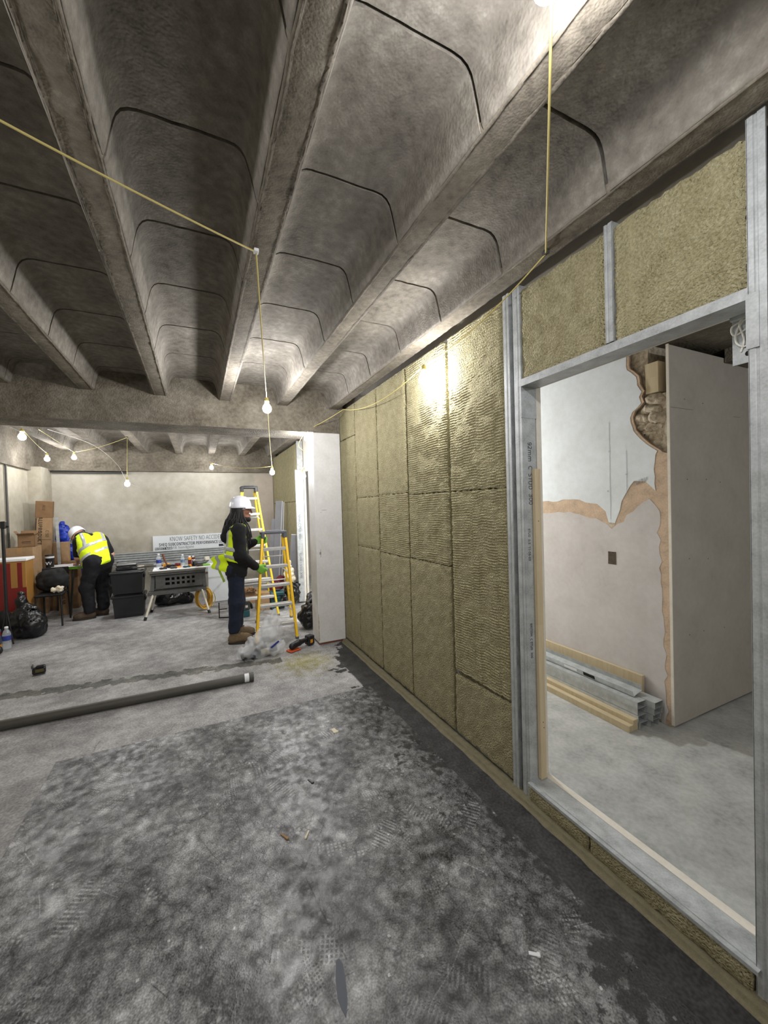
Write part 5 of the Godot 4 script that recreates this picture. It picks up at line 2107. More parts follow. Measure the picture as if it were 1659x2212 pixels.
# ---------------------------------------------------------------- sign, workbench, tools, crates
func bottle(label: String, at: Vector3, h: float, band: Material) -> void:
	var o := thing("water_bottle", label, "bottle", at)
	var r := h * 0.15
	var g := Geo.new()
	g.lathe([Vector2(0.0, 0.0), Vector2(r * 0.9, 0.0), Vector2(r, 0.008), Vector2(r, h * 0.3), Vector2(r * 0.93, h * 0.33), Vector2(r, h * 0.36), Vector2(r, h * 0.68), Vector2(r * 0.8, h * 0.78), Vector2(r * 0.42, h * 0.88), Vector2(r * 0.4, h * 0.92)], 18)
	part(o, "body", g, M.bottle_clear)
	g = Geo.new()
	g.lathe([Vector2(r * 1.015, h * 0.4), Vector2(r * 1.02, h * 0.41), Vector2(r * 1.02, h * 0.6), Vector2(r * 1.015, h * 0.61)], 18)
	part(o, "label_band", g, band)
	g = Geo.new()
	g.lathe([Vector2(0, h * 0.91), Vector2(r * 0.46, h * 0.91), Vector2(r * 0.46, h * 0.985), Vector2(r * 0.4, h), Vector2(0, h)], 14)
	part(o, "cap", g, M.paper)

func carton(called: String, label: String, at: Vector3, size: Vector3, turn: float, m: Material, group := "", open := false) -> Node3D:
	var o := thing(called, label, "box", at, turn, group)
	var g := Geo.new()
	var h := size * 0.5
	if not open:
		g.span(Vector3(-h.x, 0, -h.z), Vector3(h.x, size.y, h.z), 0.004)
		part(o, "body", g, m)
		g = Geo.new()
		g.span(Vector3(-0.03, size.y - 0.0005, -h.z), Vector3(0.03, size.y + 0.001, h.z))
		g.span(Vector3(-0.03, size.y - 0.09, h.z - 0.0005), Vector3(0.03, size.y, h.z + 0.001))
		part(o, "tape", g, M.tape_brown)
	else:
		var t := 0.005
		g.span(Vector3(-h.x, 0, -h.z), Vector3(h.x, t, h.z))
		for s in [-1.0, 1.0]:
			g.span(Vector3(s * h.x - t * s, 0, -h.z), Vector3(s * h.x, size.y, h.z))
			g.span(Vector3(-h.x, 0, s * h.z - t * s), Vector3(h.x, size.y, s * h.z))
		part(o, "body", g, m)
		for f in [[Vector3(0, 0, h.z), Vector3(h.x * 0.98, 0, 0), Vector3(0, 0.4, 0.9)], [Vector3(0, 0, -h.z), Vector3(h.x * 0.98, 0, 0), Vector3(0, 0.8, -0.6)], [Vector3(h.x, 0, 0), Vector3(0, 0, h.z * 0.98), Vector3(0.7, 0.5, 0)], [Vector3(-h.x, 0, 0), Vector3(0, 0, h.z * 0.98), Vector3(-0.5, 0.8, 0)]]:
			g = Geo.new()
			var b: Vector3 = f[0] + Vector3(0, size.y, 0)
			var d: Vector3 = (f[2] as Vector3).normalized() * minf(h.x, h.z) * 0.8
			g.quad(b - f[1], b + f[1], b + f[1] + d, b - f[1] + d)
			g.quad(b - f[1] + Vector3(0, 0.004, 0), b + f[1] + Vector3(0, 0.004, 0), b + f[1] + d + Vector3(0, 0.004, 0), b - f[1] + d + Vector3(0, 0.004, 0))
			part(o, "flap", g, m)
	return o

# squeeze a line of lettering to the width it has on the board
func fit(o: MeshInstance3D, width: float) -> void:
	var have: float = (o.mesh as TextMesh).get_aabb().size.x
	if have > 0.01:
		o.transform.basis = o.transform.basis * Basis.from_scale(Vector3(width / have, 1, 1))

func build_bench() -> void:
	# safety league board leaning on the back wall
	var o := thing("safety_sign", "long white safety league board with grey lettering leaning on the back wall", "sign", Vector3(-0.06, 0.33, -8.9))
	o.rotation.x = -0.075
	var g := Geo.new()
	g.span(Vector3(-0.755, 0, -0.012), Vector3(0.86, 0.79, 0), 0.001)
	part(o, "board", g, M.sign_white)
	var B := Basis()
	fit(lettering(o, "KNOW SAFETY NO ACCIDENTS", 0.085, Vector3(0.07, 0.715, 0.001), B, M.ink_grey), 1.06)
	fit(lettering(o, "SHEQ SUBCONTRACTOR PERFORMANCE LEAGUE", 0.062, Vector3(0.0, 0.61, 0.001), B, M.ink_dark, true), 1.3)
	for q in [[-0.72, -0.42, "PROJECT NAME"], [0.44, 0.78, "MONTH"]]:
		g = Geo.new()
		g.span(Vector3(q[0], 0.512, 0), Vector3(q[1], 0.56, 0.002))
		var pl := part(o, "name_plate", g, M.ink_black)
		lettering(pl, q[2], 0.034, Vector3((q[0] + q[1]) * 0.5, 0.536, 0.0025), B, M.sign_white, true)
	lettering(o, "MR Sandgate", 0.048, Vector3(-0.235, 0.54, 0.001), B, M.ink_grey, false, 1.0, true)
	# bundle of studs lying on trestles along the back wall
	var proto: MeshInstance3D
	for k in 9:
		var row := k % 5
		var lay := k / 5
		var pos := Vector3(-0.4 + [0.0, 0.06, -0.02, 0.05, -0.03, 0.1, -0.01, 0.1, 0.0][k], 0.692 + lay * 0.046 + row * 0.033, -8.0 - row * 0.07)
		if k == 0:
			g = Geo.new()
			g.span(Vector3(-0.95, 0.0, -0.042), Vector3(0.95, 0.002, 0.0))
			g.span(Vector3(-0.95, 0.043, -0.042), Vector3(0.95, 0.045, 0.0))
			g.span(Vector3(-0.95, 0, -0.042), Vector3(0.95, 0.045, -0.04))
			g.span(Vector3(-0.95, 0, -0.002), Vector3(0.95, 0.012, 0.0))
			g.span(Vector3(-0.95, 0.035, -0.002), Vector3(0.95, 0.045, 0.0))
			proto = single("metal_stud", "galvanised stud lying on the back trestles nearest the workbench side", "metal stud", g, M.galvanised, pos, 0.0, "studs on trestles by the back wall")
		else:
			var d := proto.duplicate() as MeshInstance3D
			d.name = numbered("metal_stud")
			add_child(d)
			d.position = pos
			d.set_meta("label", "galvanised stud lying on the back trestles, %s" % ["", "second from the workbench side", "middle of the lower row", "next to rearmost of the lower row", "against the back wall", "top layer towards the workbench", "top layer second row", "top layer third row", "top layer towards the back wall"][k])
			d.rotation.y = [0, 0.01, -0.015, 0.02, 0.0, 0.012, -0.01, 0.02, 0.0][k]
	for x in [-1.1, 0.35]:
		var t := thing("trestle", "folding trestle under the studs " + ("behind the black crates" if x < 0.0 else "behind the workbench end"), "trestle", Vector3(x, 0, -8.3), 0.0, "trestles under the studs")
		g = Geo.new()
		g.span(Vector3(-0.035, 0.64, -0.4), Vector3(0.035, 0.69, 0.4), 0.003)
		part(t, "top_rail", g, M.wood)
		for s in [-1.0, 1.0]:
			for z in [-0.34, 0.34]:
				g = Geo.new()
				g.bar(Vector3(s * 0.02, 0.645, z), Vector3(s * 0.22, 0.0, z), 0.03, 0.03, Vector3(0, 0, 1), 0.002)
				part(t, "leg", g, M.bench_tube)
	# two stacked black storage crates
	for k in 2:
		var y := 0.0 if k == 0 else 0.365
		var cr := thing("storage_crate", "black plastic storage crate with lid, " + ("bottom one of the stack beside the workbench" if k == 0 else "top one of the stack beside the workbench"), "crate", Vector3(-1.0, y, -7.25 + k * 0.02), 0.03 if k == 0 else -0.02)
		g = Geo.new()
		var sec := [[0.0, 0.185, 0.145], [0.04, 0.19, 0.148], [0.3, 0.205, 0.16]]
		for q in 2:
			var a: Array = sec[q]
			var b: Array = sec[q + 1]
			for e in 4:
				var sg := [[-1, 1, 1, 1], [1, 1, 1, -1], [1, -1, -1, -1], [-1, -1, -1, 1]][e] as Array
				g.quad(Vector3(sg[0] * a[1], a[0], sg[1] * a[2]), Vector3(sg[2] * a[1], a[0], sg[3] * a[2]), Vector3(sg[2] * b[1], b[0], sg[3] * b[2]), Vector3(sg[0] * b[1], b[0], sg[1] * b[2]))
		g.span(Vector3(-0.185, 0, -0.145), Vector3(0.185, 0.004, 0.145))
		g.span(Vector3(-0.2, 0.29, -0.155), Vector3(0.2, 0.3, 0.155))
		part(cr, "tub", g, M.black_plastic)
		g = Geo.new()
		g.span(Vector3(-0.225, 0.3, -0.178), Vector3(0.225, 0.335, 0.178), 0.008)
		g.span(Vector3(-0.19, 0.335, -0.145), Vector3(0.19, 0.352 if k == 0 else 0.348, 0.145), 0.006)
		part(cr, "lid", g, M.black_plastic)
		for s in [-1.0, 1.0]:
			g = Geo.new()
			g.span(Vector3(s * 0.2, 0.22, -0.06), Vector3(s * 0.222, 0.27, 0.06), 0.005)
			part(cr, "handle", g, M.black_plastic)
	# tool case and a roll of tape on the crates
	var tc := thing("tool_case", "black moulded tool case lying on the stacked crates", "tool case", Vector3(-1.02, 0.714, -7.25), 0.06)
	g = Geo.new()
	g.span(Vector3(-0.14, 0, -0.09), Vector3(0.14, 0.055, 0.09), 0.012)
	part(tc, "base", g, M.black_plastic)
	g = Geo.new()
	g.span(Vector3(-0.14, 0.058, -0.09), Vector3(0.14, 0.1, 0.09), 0.016)
	part(tc, "lid", g, M.grey_plastic)
	g = Geo.new()
	g.tube([Vector3(-0.05, 0.05, 0.09), Vector3(-0.045, 0.05, 0.115), Vector3(0.045, 0.05, 0.115), Vector3(0.05, 0.05, 0.09)], 0.008, 6)
	part(tc, "handle", g, M.black_plastic)
	g = Geo.new()
	g.lathe([Vector2(0.028, 0), Vector2(0.045, 0), Vector2(0.046, 0.004), Vector2(0.046, 0.044), Vector2(0.045, 0.048), Vector2(0.028, 0.048), Vector2(0.028, 0)], 18)
	single("tape_roll", "grey roll of tape on the crate beside the tool case", "tape", g, M.bench_tube, Vector3(-0.83, 0.714, -7.18))
	# folding workbench with a white board laid across
	var wb := thing("workbench", "dusty grey folding workbench with perforated panel and splayed legs", "workbench", Vector3(-0.31, 0, -6.95))
	for z in [-0.14, 0.06]:
		g = Geo.new()
		g.span(Vector3(-0.39, 0.67, z - 0.075), Vector3(0.4, 0.705, z + 0.085), 0.003)
		part(wb, "jaw", g, M.bench_board)
	g = Geo.new()
	g.span(Vector3(-0.37, 0.635, -0.2), Vector3(0.39, 0.668, 0.125), 0.003)
	part(wb, "frame", g, M.bench_grey)
	# panel with square holes
	g = Geo.new()
	var xs := [-0.3, -0.17, -0.11, -0.085, -0.045, -0.015, 0.025, 0.055, 0.095, 0.125, 0.165, 0.195, 0.235, 0.35]
	for ys in [[0.43, 0.475], [0.515, 0.545], [0.585, 0.635]]:
		g.span(Vector3(-0.3, ys[0], 0.085), Vector3(0.35, ys[1], 0.09))
	for k in range(0, xs.size() - 1, 2):
		for ys in [[0.475, 0.515], [0.545, 0.585]]:
			g.span(Vector3(xs[k], ys[0], 0.085), Vector3(xs[k + 1], ys[1], 0.09))
	part(wb, "perforated_panel", g, M.bench_grey)
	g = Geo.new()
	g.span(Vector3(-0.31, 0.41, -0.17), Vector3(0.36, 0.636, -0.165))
	part(wb, "dark_backing", g, M.black_matt)  # black plate put in as painted shade, so the panel holes look dark
	for x in [-0.33, 0.36]:
		g = Geo.new()
		g.bar(Vector3(x, 0.64, 0.05), Vector3(x + (-0.02 if x < 0 else 0.02), 0.4, 0.1), 0.05, 0.02, Vector3(0, 0, 1), 0.002)
		g.bar(Vector3(x, 0.64, -0.1), Vector3(x, 0.4, -0.12), 0.05, 0.02, Vector3(0, 0, 1), 0.002)
		part(wb, "side_bracket", g, M.bench_grey)
	g = Geo.new()
	g.span(Vector3(-0.4, 0.375, -0.02), Vector3(0.4, 0.395, 0.15), 0.003)
	g.span(Vector3(-0.4, 0.345, 0.13), Vector3(0.4, 0.395, 0.16), 0.003)
	part(wb, "step", g, M.bench_grey)
	g = Geo.new()
	g.span(Vector3(-0.38, 0.36, -0.2), Vector3(0.38, 0.385, -0.12), 0.003)
	part(wb, "rear_bar", g, M.bench_grey)
	for q in [[Vector3(-0.33, 0.38, 0.14), Vector3(-0.435, 0.03, 0.2)], [Vector3(-0.31, 0.38, -0.16), Vector3(-0.40, 0.03, -0.3)], [Vector3(0.33, 0.38, 0.14), Vector3(0.42, 0.03, 0.24)], [Vector3(0.31, 0.38, -0.16), Vector3(0.40, 0.03, -0.3)]]:
		g = Geo.new()
		g.tube([q[0], q[1]], 0.017, 10)
		var lg := part(wb, "leg", g, M.bench_tube)
		g = Geo.new()
		var dd: Vector3 = (q[1] - q[0]).normalized()
		g.tube([q[1] - dd * 0.02, q[1] + dd * 0.03], 0.021, 10)
		part(lg, "foot", g, M.black_plastic)
	g = Geo.new()
	g.span(Vector3(-0.42, 0, -0.17), Vector3(0.47, 0.018, 0.17), 0.001)
	single("white_board", "white laminate board lying across the workbench under the tools", "board", g, M.white_laminate, Vector3(-0.22, 0.705, -6.97), 0.02)
	var TY := 0.723
	bottle("clear water bottle with dark blue band standing on the workbench", Vector3(-0.56, TY, -6.9), 0.235, M.label_blue)
	bottle("small clear water bottle with grey blue band on the workbench", Vector3(-0.235, TY, -6.88), 0.2, mat("label_slate", srgb(96, 124, 150), 0.5))
	# hammer leaning up from a saw
	var hm := thing("hammer", "hammer with brown wooden handle propped on the workbench", "hammer", Vector3(-0.47, TY, -7.02))
	g = Geo.new()
	g.tube([Vector3(0.02, 0.02, 0), Vector3(-0.02, 0.12, 0), Vector3(-0.045, 0.215, 0)], [0.011, 0.013, 0.016], 8)
	part(hm, "handle", g, M.hammer_wood)
	g = Geo.new()
	g.bar(Vector3(-0.03, 0.012, 0), Vector3(0.07, 0.02, 0), 0.024, 0.024, Vector3.UP, 0.004)
	part(hm, "head", g, M.grey_plastic)
	var sw := thing("hand_saw", "black handled saw lying across the workbench", "saw", Vector3(-0.62, TY, -7.06))
	g = Geo.new()
	g.span(Vector3(-0.3, 0.02, -0.002), Vector3(0.12, 0.045, 0.002))
	part(sw, "blade", g, M.grey_plastic)
	g = Geo.new()
	g.span(Vector3(0.1, 0.0, -0.015), Vector3(0.2, 0.06, 0.015), 0.01)
	part(sw, "handle", g, M.label_orange)
	# cans, cordless grinder, gloves, boxes of fixings
	for q in [[Vector3(-0.135, TY, -6.9), M.label_orange, M.maroon, "orange and purple sealant can standing on the workbench", 0.17], [Vector3(-0.085, TY, -6.95), M.maroon, M.paper, "slim dark red can behind the orange one on the workbench", 0.16]]:
		var c := thing("spray_can", q[3], "can", q[0])
		g = Geo.new()
		g.lathe([Vector2(0, 0), Vector2(0.025, 0), Vector2(0.026, 0.005), Vector2(0.026, q[4] - 0.03), Vector2(0.02, q[4] - 0.022), Vector2(0.0, q[4] - 0.02)], 14)
		part(c, "body", g, q[1])
		g = Geo.new()
		g.lathe([Vector2(0.0262, 0.04), Vector2(0.0265, 0.05), Vector2(0.0265, 0.1), Vector2(0.0262, 0.11)], 14)
		part(c, "label_band", g, q[2])
		g = Geo.new()
		g.lathe([Vector2(0.016, q[4] - 0.024), Vector2(0.016, q[4] - 0.002), Vector2(0, q[4])], 12)
		part(c, "cap", g, M.paper)
	var gr := thing("angle_grinder", "grey cordless power tool lying on the workbench near the cans", "power tool", Vector3(0.02, TY, -6.95), 0.2)
	g = Geo.new()
	var so := Soft.new()
	so.cell = 0.008
	so.blend = 0.02
	so.cap(Vector3(-0.08, 0.045, 0), Vector3(0.05, 0.04, 0), 0.042, 0.03).cap(Vector3(0.05, 0.05, 0), Vector3(0.1, 0.075, 0), 0.03, 0.026)
	so.build(g)
	part(gr, "body", g, M.grey_plastic)
	g = Geo.new()
	g.span(Vector3(0.06, 0.075, -0.035), Vector3(0.13, 0.13, 0.035), 0.008)
	part(gr, "battery", g, M.bench_tube)
	g = Geo.new()
	g.t = Transform3D(Basis(Vector3(0, 0, 1), PI / 2), Vector3(-0.12, 0.048, 0))
	g.lathe([Vector2(0, -0.004), Vector2(0.045, -0.004), Vector2(0.045, 0.004), Vector2(0, 0.004)], 18)
	part(gr, "disc", g, M.black_matt)
	var lows := [[-0.5, -6.84, 0.1, 0.03, 0.06, M.black_plastic, "black pliers pouch lying at the front of the workbench"], [-0.36, -6.83, 0.09, 0.035, 0.05, M.bench_grey, "small grey tin among the tools on the workbench"], [-0.31, -6.9, 0.12, 0.025, 0.04, M.label_orange, "yellow spirit level offcut lying on the workbench"], [-0.18, -6.83, 0.1, 0.03, 0.05, M.bosch_green, "dark green box of fixings on the workbench front"], [0.0, -6.86, 0.1, 0.028, 0.05, M.boots_brown, "brown leather glove on the workbench front edge"], [0.1, -6.88, 0.11, 0.03, 0.07, M.glove_green, "bright green work glove on the workbench end"], [-0.4, -6.95, 0.11, 0.05, 0.06, M.hoodie, "black drill bit case in the middle of the workbench"], [-0.3, -7.0, 0.07, 0.06, 0.05, M.maroon, "dark red box of screws behind the tools on the workbench"]]
	for q in lows:
		var so2 := Soft.new()
		so2.cell = 0.008
		so2.blend = 0.015
		so2.bump = FastNoiseLite.new()
		so2.bump.frequency = 25.0
		so2.bump_amt = 0.008
		var hh: float = q[3] * 0.5
		so2.cap(Vector3(-q[2] * 0.4, hh, -q[4] * 0.2), Vector3(q[2] * 0.4, hh, -q[4] * 0.2), hh, hh * 0.8).cap(Vector3(-q[2] * 0.35, hh, q[4] * 0.25), Vector3(q[2] * 0.42, hh * 0.9, q[4] * 0.2), hh * 0.9, hh * 0.8)
		g = Geo.new()
		so2.build(g)
		single("bench_oddment", q[6], "tool", g, q[5], Vector3(q[0], TY, q[1]), rng.randf_range(-0.3, 0.3))
	# spring clamp with a green strap hanging off the board's end
	var cl := thing("clamp", "yellow and black clamp with green strap at the end of the white board", "clamp", Vector3(0.265, 0.69, -6.9))
	g = Geo.new()
	g.span(Vector3(-0.03, -0.01, -0.02), Vector3(0.03, 0.02, 0.02), 0.006)
	g.span(Vector3(-0.025, 0.05, -0.018), Vector3(0.02, 0.08, 0.018), 0.006)
	g.span(Vector3(0.0, 0.0, -0.015), Vector3(0.02, 0.07, 0.015), 0.004)
	part(cl, "jaws", g, M.black_plastic)
	g = Geo.new()
	g.span(Vector3(-0.026, 0.02, 0.015), Vector3(0.026, 0.048, 0.024), 0.003)
	part(cl, "grip", g, M.label_orange)
	g = Geo.new()
	g.bar(Vector3(0.0, -0.01, 0.0), Vector3(0.09, -0.26, 0.03), 0.035, 0.004, Vector3(0, 0, 1))
	part(cl, "strap", g, mat("strap_green", srgb(150, 178, 60), 0.7))
	# coil of yellow cable under the bench
	var co := thing("cable_coil", "upright coil of yellow extension cable under the workbench end", "cable coil", Vector3(0.04, 0.2, -6.95))
	g = Geo.new()
	for k in 15:
		var p := []
		var rr := rng.randf_range(0.12, 0.165)
		var off := rng.randf_range(-0.05, 0.05)
		var tl := rng.randf_range(-0.16, 0.16)
		for i in 25:
			var a := TAU * i / 24.0
			p.append(Vector3(cos(a) * rr * 0.68 + off * 0.6, maxf(sin(a) * rr * 1.1, -0.19), off + cos(a) * tl * 0.25 + sin(a) * tl * 0.2))
		g.tube(p, 0.0075, 6, false)
	part(co, "loops", g, M.coil_yellow)
	g = Geo.new()
	g.tube(smooth_path([Vector3(0.1, 0.0, 0.02), Vector3(0.15, 0.07, 0.03), Vector3(0.17, -0.04, 0.05), Vector3(0.12, -0.14, 0.05)]), 0.006, 6)
	part(co, "loose_end", g, M.cable_yellow)
	# pale bin behind the bench leg and a black bag in the shade under it
	var bag := Soft.new()
	bag.cell = 0.02
	bag.blend = 0.08
	bag.bump = FastNoiseLite.new()
	bag.bump.frequency = 6.0
	bag.bump_amt = 0.05
	bag.cap(Vector3(-0.2, 0.12, 0), Vector3(0.2, 0.1, 0), 0.12, 0.1)
	bag.clips = [Plane(Vector3(0, -1, 0), 0.0)]
	g = Geo.new()
	bag.build(g)
	single("rubbish_bag", "black bag slumped on the floor behind the workbench legs", "bag", g, M.bag_black, Vector3(-0.4, 0.0, -7.65))
	g = Geo.new()
	g.span(Vector3(-0.17, 0.02, -0.003), Vector3(0.17, 0.75, 0.003))
	var sc := single("perspex_sheet", "pale translucent sheet leaning behind the workbench end", "sheet", g, M.sign_white, Vector3(0.3, 0.0, -7.4))
	sc.rotation.x = -0.1

# ---------------------------------------------------------------- the clutter along the left side
func bag_of(label: String, called: String, at: Vector3, prims: Array, m: Material, sd: int, amt := 0.04, freq := 7.0, cell := 0.016, turn := 0.0) -> void:
	var s := Soft.new()
	s.cell = cell
	s.blend = 0.08
	s.bump = FastNoiseLite.new()
	s.bump.seed = sd
	s.bump.frequency = freq * 0.6
	s.bump.fractal_type = FastNoiseLite.FRACTAL_RIDGED
	s.bump.fractal_octaves = 3
	s.bump.fractal_gain = 0.4
	s.bump_amt = amt * 0.75
	for p in prims:
		s.cap(p[0], p[1], p[2], p[3])
	s.clips = [Plane(Vector3(0, -1, 0), 0.0)]
	var g := Geo.new()
	s.build(g)
	single(called, label, "bag", g, m, at, turn)

func build_left_cluster() -> void:
	var g := Geo.new()
	# black refuse sack tied at the neck
	bag_of("full black refuse sack tied at the neck on the floor by the chair", "refuse_sack", Vector3(-2.08, 0, -6.7), [[Vector3(-0.04, 0.16, 0), Vector3(0.04, 0.16, 0.02), 0.18, 0.19], [Vector3(-0.01, 0.32, 0), Vector3(-0.05, 0.48, 0.0), 0.14, 0.06], [Vector3(-0.05, 0.48, 0), Vector3(-0.04, 0.56, 0.0), 0.03, 0.045]], M.bag_black, 2, 0.035, 8.0, 0.013)
	# stacking chair piled with a black bag
	var ch := thing("stacking_chair", "black stacking chair with steel legs behind the refuse sack", "chair", Vector3(-1.97, 0, -7.3), 0.04)
	g = Geo.new()
	g.span(Vector3(-0.16, 0.43, -0.2), Vector3(0.16, 0.465, 0.2), 0.015)
	part(ch, "seat", g, M.black_matt)
	g = Geo.new()
	g.bar(Vector3(-0.0, 0.58, -0.215), Vector3(0.0, 0.8, -0.25), 0.32, 0.025, Vector3(0, 0, 1), 0.01)
	part(ch, "backrest", g, M.black_matt)
	for q in [[Vector3(-0.14, 0.43, 0.17), Vector3(-0.155, 0.0, 0.22)], [Vector3(0.14, 0.43, 0.17), Vector3(0.155, 0.0, 0.22)], [Vector3(-0.14, 0.62, -0.215), Vector3(-0.155, 0.0, -0.26)], [Vector3(0.14, 0.62, -0.215), Vector3(0.155, 0.0, -0.26)]]:
		g = Geo.new()
		g.tube([q[0], q[1]], 0.012, 8)
		part(ch, "leg", g, M.black_plastic)
	bag_of("bulky black holdall heaped on the stacking chair", "holdall", Vector3(-1.97, 0.466, -7.33), [[Vector3(-0.05, 0.14, 0), Vector3(0.06, 0.15, 0), 0.14, 0.15], [Vector3(-0.05, 0.24, 0), Vector3(0.08, 0.25, 0), 0.1, 0.1]], M.black_matt, 6, 0.03)
	bag_of("black jacket bundled on the floor between the sack and the chair", "jacket", Vector3(-2.39, 0, -6.8), [[Vector3(-0.03, 0.1, 0), Vector3(0.05, 0.3, 0.0), 0.08, 0.08]], M.black_matt, 9, 0.03)
	bag_of("crumpled pale cloth on the edge of the chair seat", "cloth", Vector3(-1.87, 0.466, -7.14), [[Vector3(-0.03, 0.05, 0), Vector3(0.04, 0.06, 0), 0.04, 0.05]], M.cloth_cream, 14, 0.03, 16.0, 0.01)
	# drinks carton: red and gold stripes, white top
	var rb := thing("striped_box", "tall red and gold striped box with white lid against the left wall", "box", Vector3(-2.345, 0, -7.12), 0.02)
	g = Geo.new()
	g.span(Vector3(-0.19, 0.0, -0.15), Vector3(0.19, 0.98, 0.15), 0.004)
	part(rb, "body", g, M.gold_print)
	g = Geo.new()
	g.span(Vector3(-0.2, 0.98, -0.165), Vector3(0.205, 1.015, 0.165), 0.004)
	part(rb, "lid", g, M.paper)
	for q in [[-0.09, 0.03], [0.1, 0.15]]:
		g = Geo.new()
		g.span(Vector3(q[0], 0.3, 0.1495), Vector3(q[1], 0.96, 0.1512))
		part(rb, "stripe", g, M.red_print)
	g = Geo.new()
	g.span(Vector3(-0.19, 0.3, 0.1495), Vector3(0.19, 0.62, 0.1508))
	part(rb, "stripe", g, M.red_print)
	# black tripod pole
	var tp := thing("tripod_pole", "black telescopic tripod pole standing by the left wall", "tripod", Vector3(-2.185, 0, -6.42))
	g = Geo.new()
	g.tube([Vector3(0, 0.15, 0), Vector3(0, 1.5, 0)], 0.017, 10)
	part(tp, "pole", g, M.black_plastic)
	g = Geo.new()
	g.box(Vector3(0.008, 1.49, 0), Vector3(0.055, 0.09, 0.05), 0.008)
	g.tube([Vector3(0.03, 1.47, 0), Vector3(0.06, 1.47, 0)], 0.014, 8)
	part(tp, "head", g, M.black_plastic)
	for k in 3:
		var a := TAU * k / 3.0 + 0.5
		g = Geo.new()
		g.tube([Vector3(0, 0.45, 0), Vector3(cos(a) * 0.075, 0.008, sin(a) * 0.075)], 0.009, 6)
		part(tp, "leg", g, M.black_plastic)
	# cartons against the left wall
	carton("carton", "large brown carton on the floor under the other cartons", Vector3(-2.36, 0, -7.62), Vector3(0.32, 0.6, 0.34), 0.05, M.card_dark, "", false)
	carton("carton", "brown carton stacked on the large one by the left wall", Vector3(-2.36, 0.602, -7.62), Vector3(0.31, 0.53, 0.32), -0.04, M.card)
	var oc := carton("carton", "small open carton with raised flaps on top of the stack", Vector3(-2.31, 1.134, -7.6), Vector3(0.19, 0.17, 0.2), 0.15, M.card_dark, "", true)
	g = Geo.new()
	for q in [[0.07, 0.012], [0.05, 0.006]]:
		g.span(Vector3(-0.05, q[0], 0.1), Vector3(0.05, q[0] + q[1], 0.1008))
	part(oc, "print", g, M.card_ink)
	# tall narrow carton leaning in the corner
	var tc := thing("tall_carton", "tall narrow brown carton with printed side leaning in the corner", "box", Vector3(-2.36, 0, -8.2), 0.12)
	tc.rotation.z = -0.06
	g = Geo.new()
	g.span(Vector3(-0.1, 0, -0.08), Vector3(0.1, 1.62, 0.08), 0.003)
	part(tc, "body", g, M.card)
	g = Geo.new()
	g.span(Vector3(-0.106, 1.56, -0.086), Vector3(0.106, 1.83, 0.086), 0.006)
	part(tc, "cap", g, M.card_dark)
	g = Geo.new()
	g.span(Vector3(-0.098, 0.3, 0.0795), Vector3(-0.085, 1.55, 0.081))
	g.span(Vector3(-0.1, 1.2, 0.0795), Vector3(0.1, 1.206, 0.081))
	part(tc, "strap", g, M.card_ink)
	var dn := Basis(Vector3(0, -1, 0), Vector3(1, 0, 0), Vector3(0, 0, 1))
	lettering(tc, "ALUPRODUCT 90", 0.05, Vector3(-0.04, 1.3, 0.0805), dn, M.card_ink, true)
	lettering(tc, "C 50", 0.04, Vector3(0.05, 1.3, 0.0805), dn, M.card_ink)
	lettering(tc, "ALU", 0.036, Vector3(0.0, 1.72, 0.0865), dn, M.card_ink)
	g = Geo.new()
	g.bar(Vector3(-2.1, 0.0, -8.27), Vector3(-2.13, 1.55, -8.28), 0.04, 0.025, Vector3(0, 0, 1), 0.001)
	single("metal_stud", "single grey metal stud leaning beside the tall carton", "metal stud", g, M.galvanised)
	# table covered with drawings
	var tb := thing("trestle_table", "trestle table with green edge covered in papers before the bending worker", "table", Vector3(-1.72, 0, -8.02))
	g = Geo.new()
	g.span(Vector3(-0.46, 0.735, -0.22), Vector3(0.3, 0.765, 0.27), 0.003)
	part(tb, "table_top", g, M.white_laminate)
	g = Geo.new()
	g.span(Vector3(-0.46, 0.728, 0.2695), Vector3(0.3, 0.762, 0.275))
	part(tb, "edge_strip", g, M.green_edge)
	for q in [[Vector3(-0.1, 0.735, 0.22), Vector3(-0.14, 0.0, 0.3)], [Vector3(0.26, 0.735, 0.0), Vector3(0.28, 0.0, 0.0)], [Vector3(-0.4, 0.735, -0.18), Vector3(-0.42, 0.0, -0.2)], [Vector3(0.26, 0.735, -0.18), Vector3(0.28, 0.0, -0.2)]]:
		g = Geo.new()
		g.tube([q[0], q[1]], 0.016, 8)
		part(tb, "leg", g, M.bench_grey)
	for q in [[-1.9, -7.86, 0.42, 0.297, 0.3, "large white drawing sheet hanging over the table front"], [-1.6, -7.92, 0.42, 0.297, -0.2, "white drawing sheet under the worker's hands"], [-1.98, -8.1, 0.3, 0.21, 0.1, "small white sheet at the back of the table"]]:
		g = Geo.new()
		var pts := PackedVector3Array()
		for j in 7:
			for i in 9:
				var px: float = (i / 8.0 - 0.5) * q[2]
				var pz: float = (j / 6.0 - 0.5) * q[3]
				pts.append(Vector3(px, 0.002 + 0.006 * absf(sin(i * 0.7 + j * 0.5)), -pz))
		g.grid(pts, 8, 6)
		single("drawing_sheet", q[5], "paper", g, M.paper, Vector3(q[0], 0.766, q[1]), q[4])
	# paint tub
	var tu := thing("paint_tub", "black tub with white rim at the left end of the table", "tub", Vector3(-2.14, 0.766, -7.9))
	g = Geo.new()
	g.lathe([Vector2(0, 0), Vector2(0.05, 0), Vector2(0.052, 0.01), Vector2(0.055, 0.15), Vector2(0.058, 0.152)], 18)
	part(tu, "body", g, M.black_plastic)
	g = Geo.new()
	g.lathe([Vector2(0.057, 0.15), Vector2(0.0585, 0.152), Vector2(0.0585, 0.178), Vector2(0.057, 0.18)], 18)
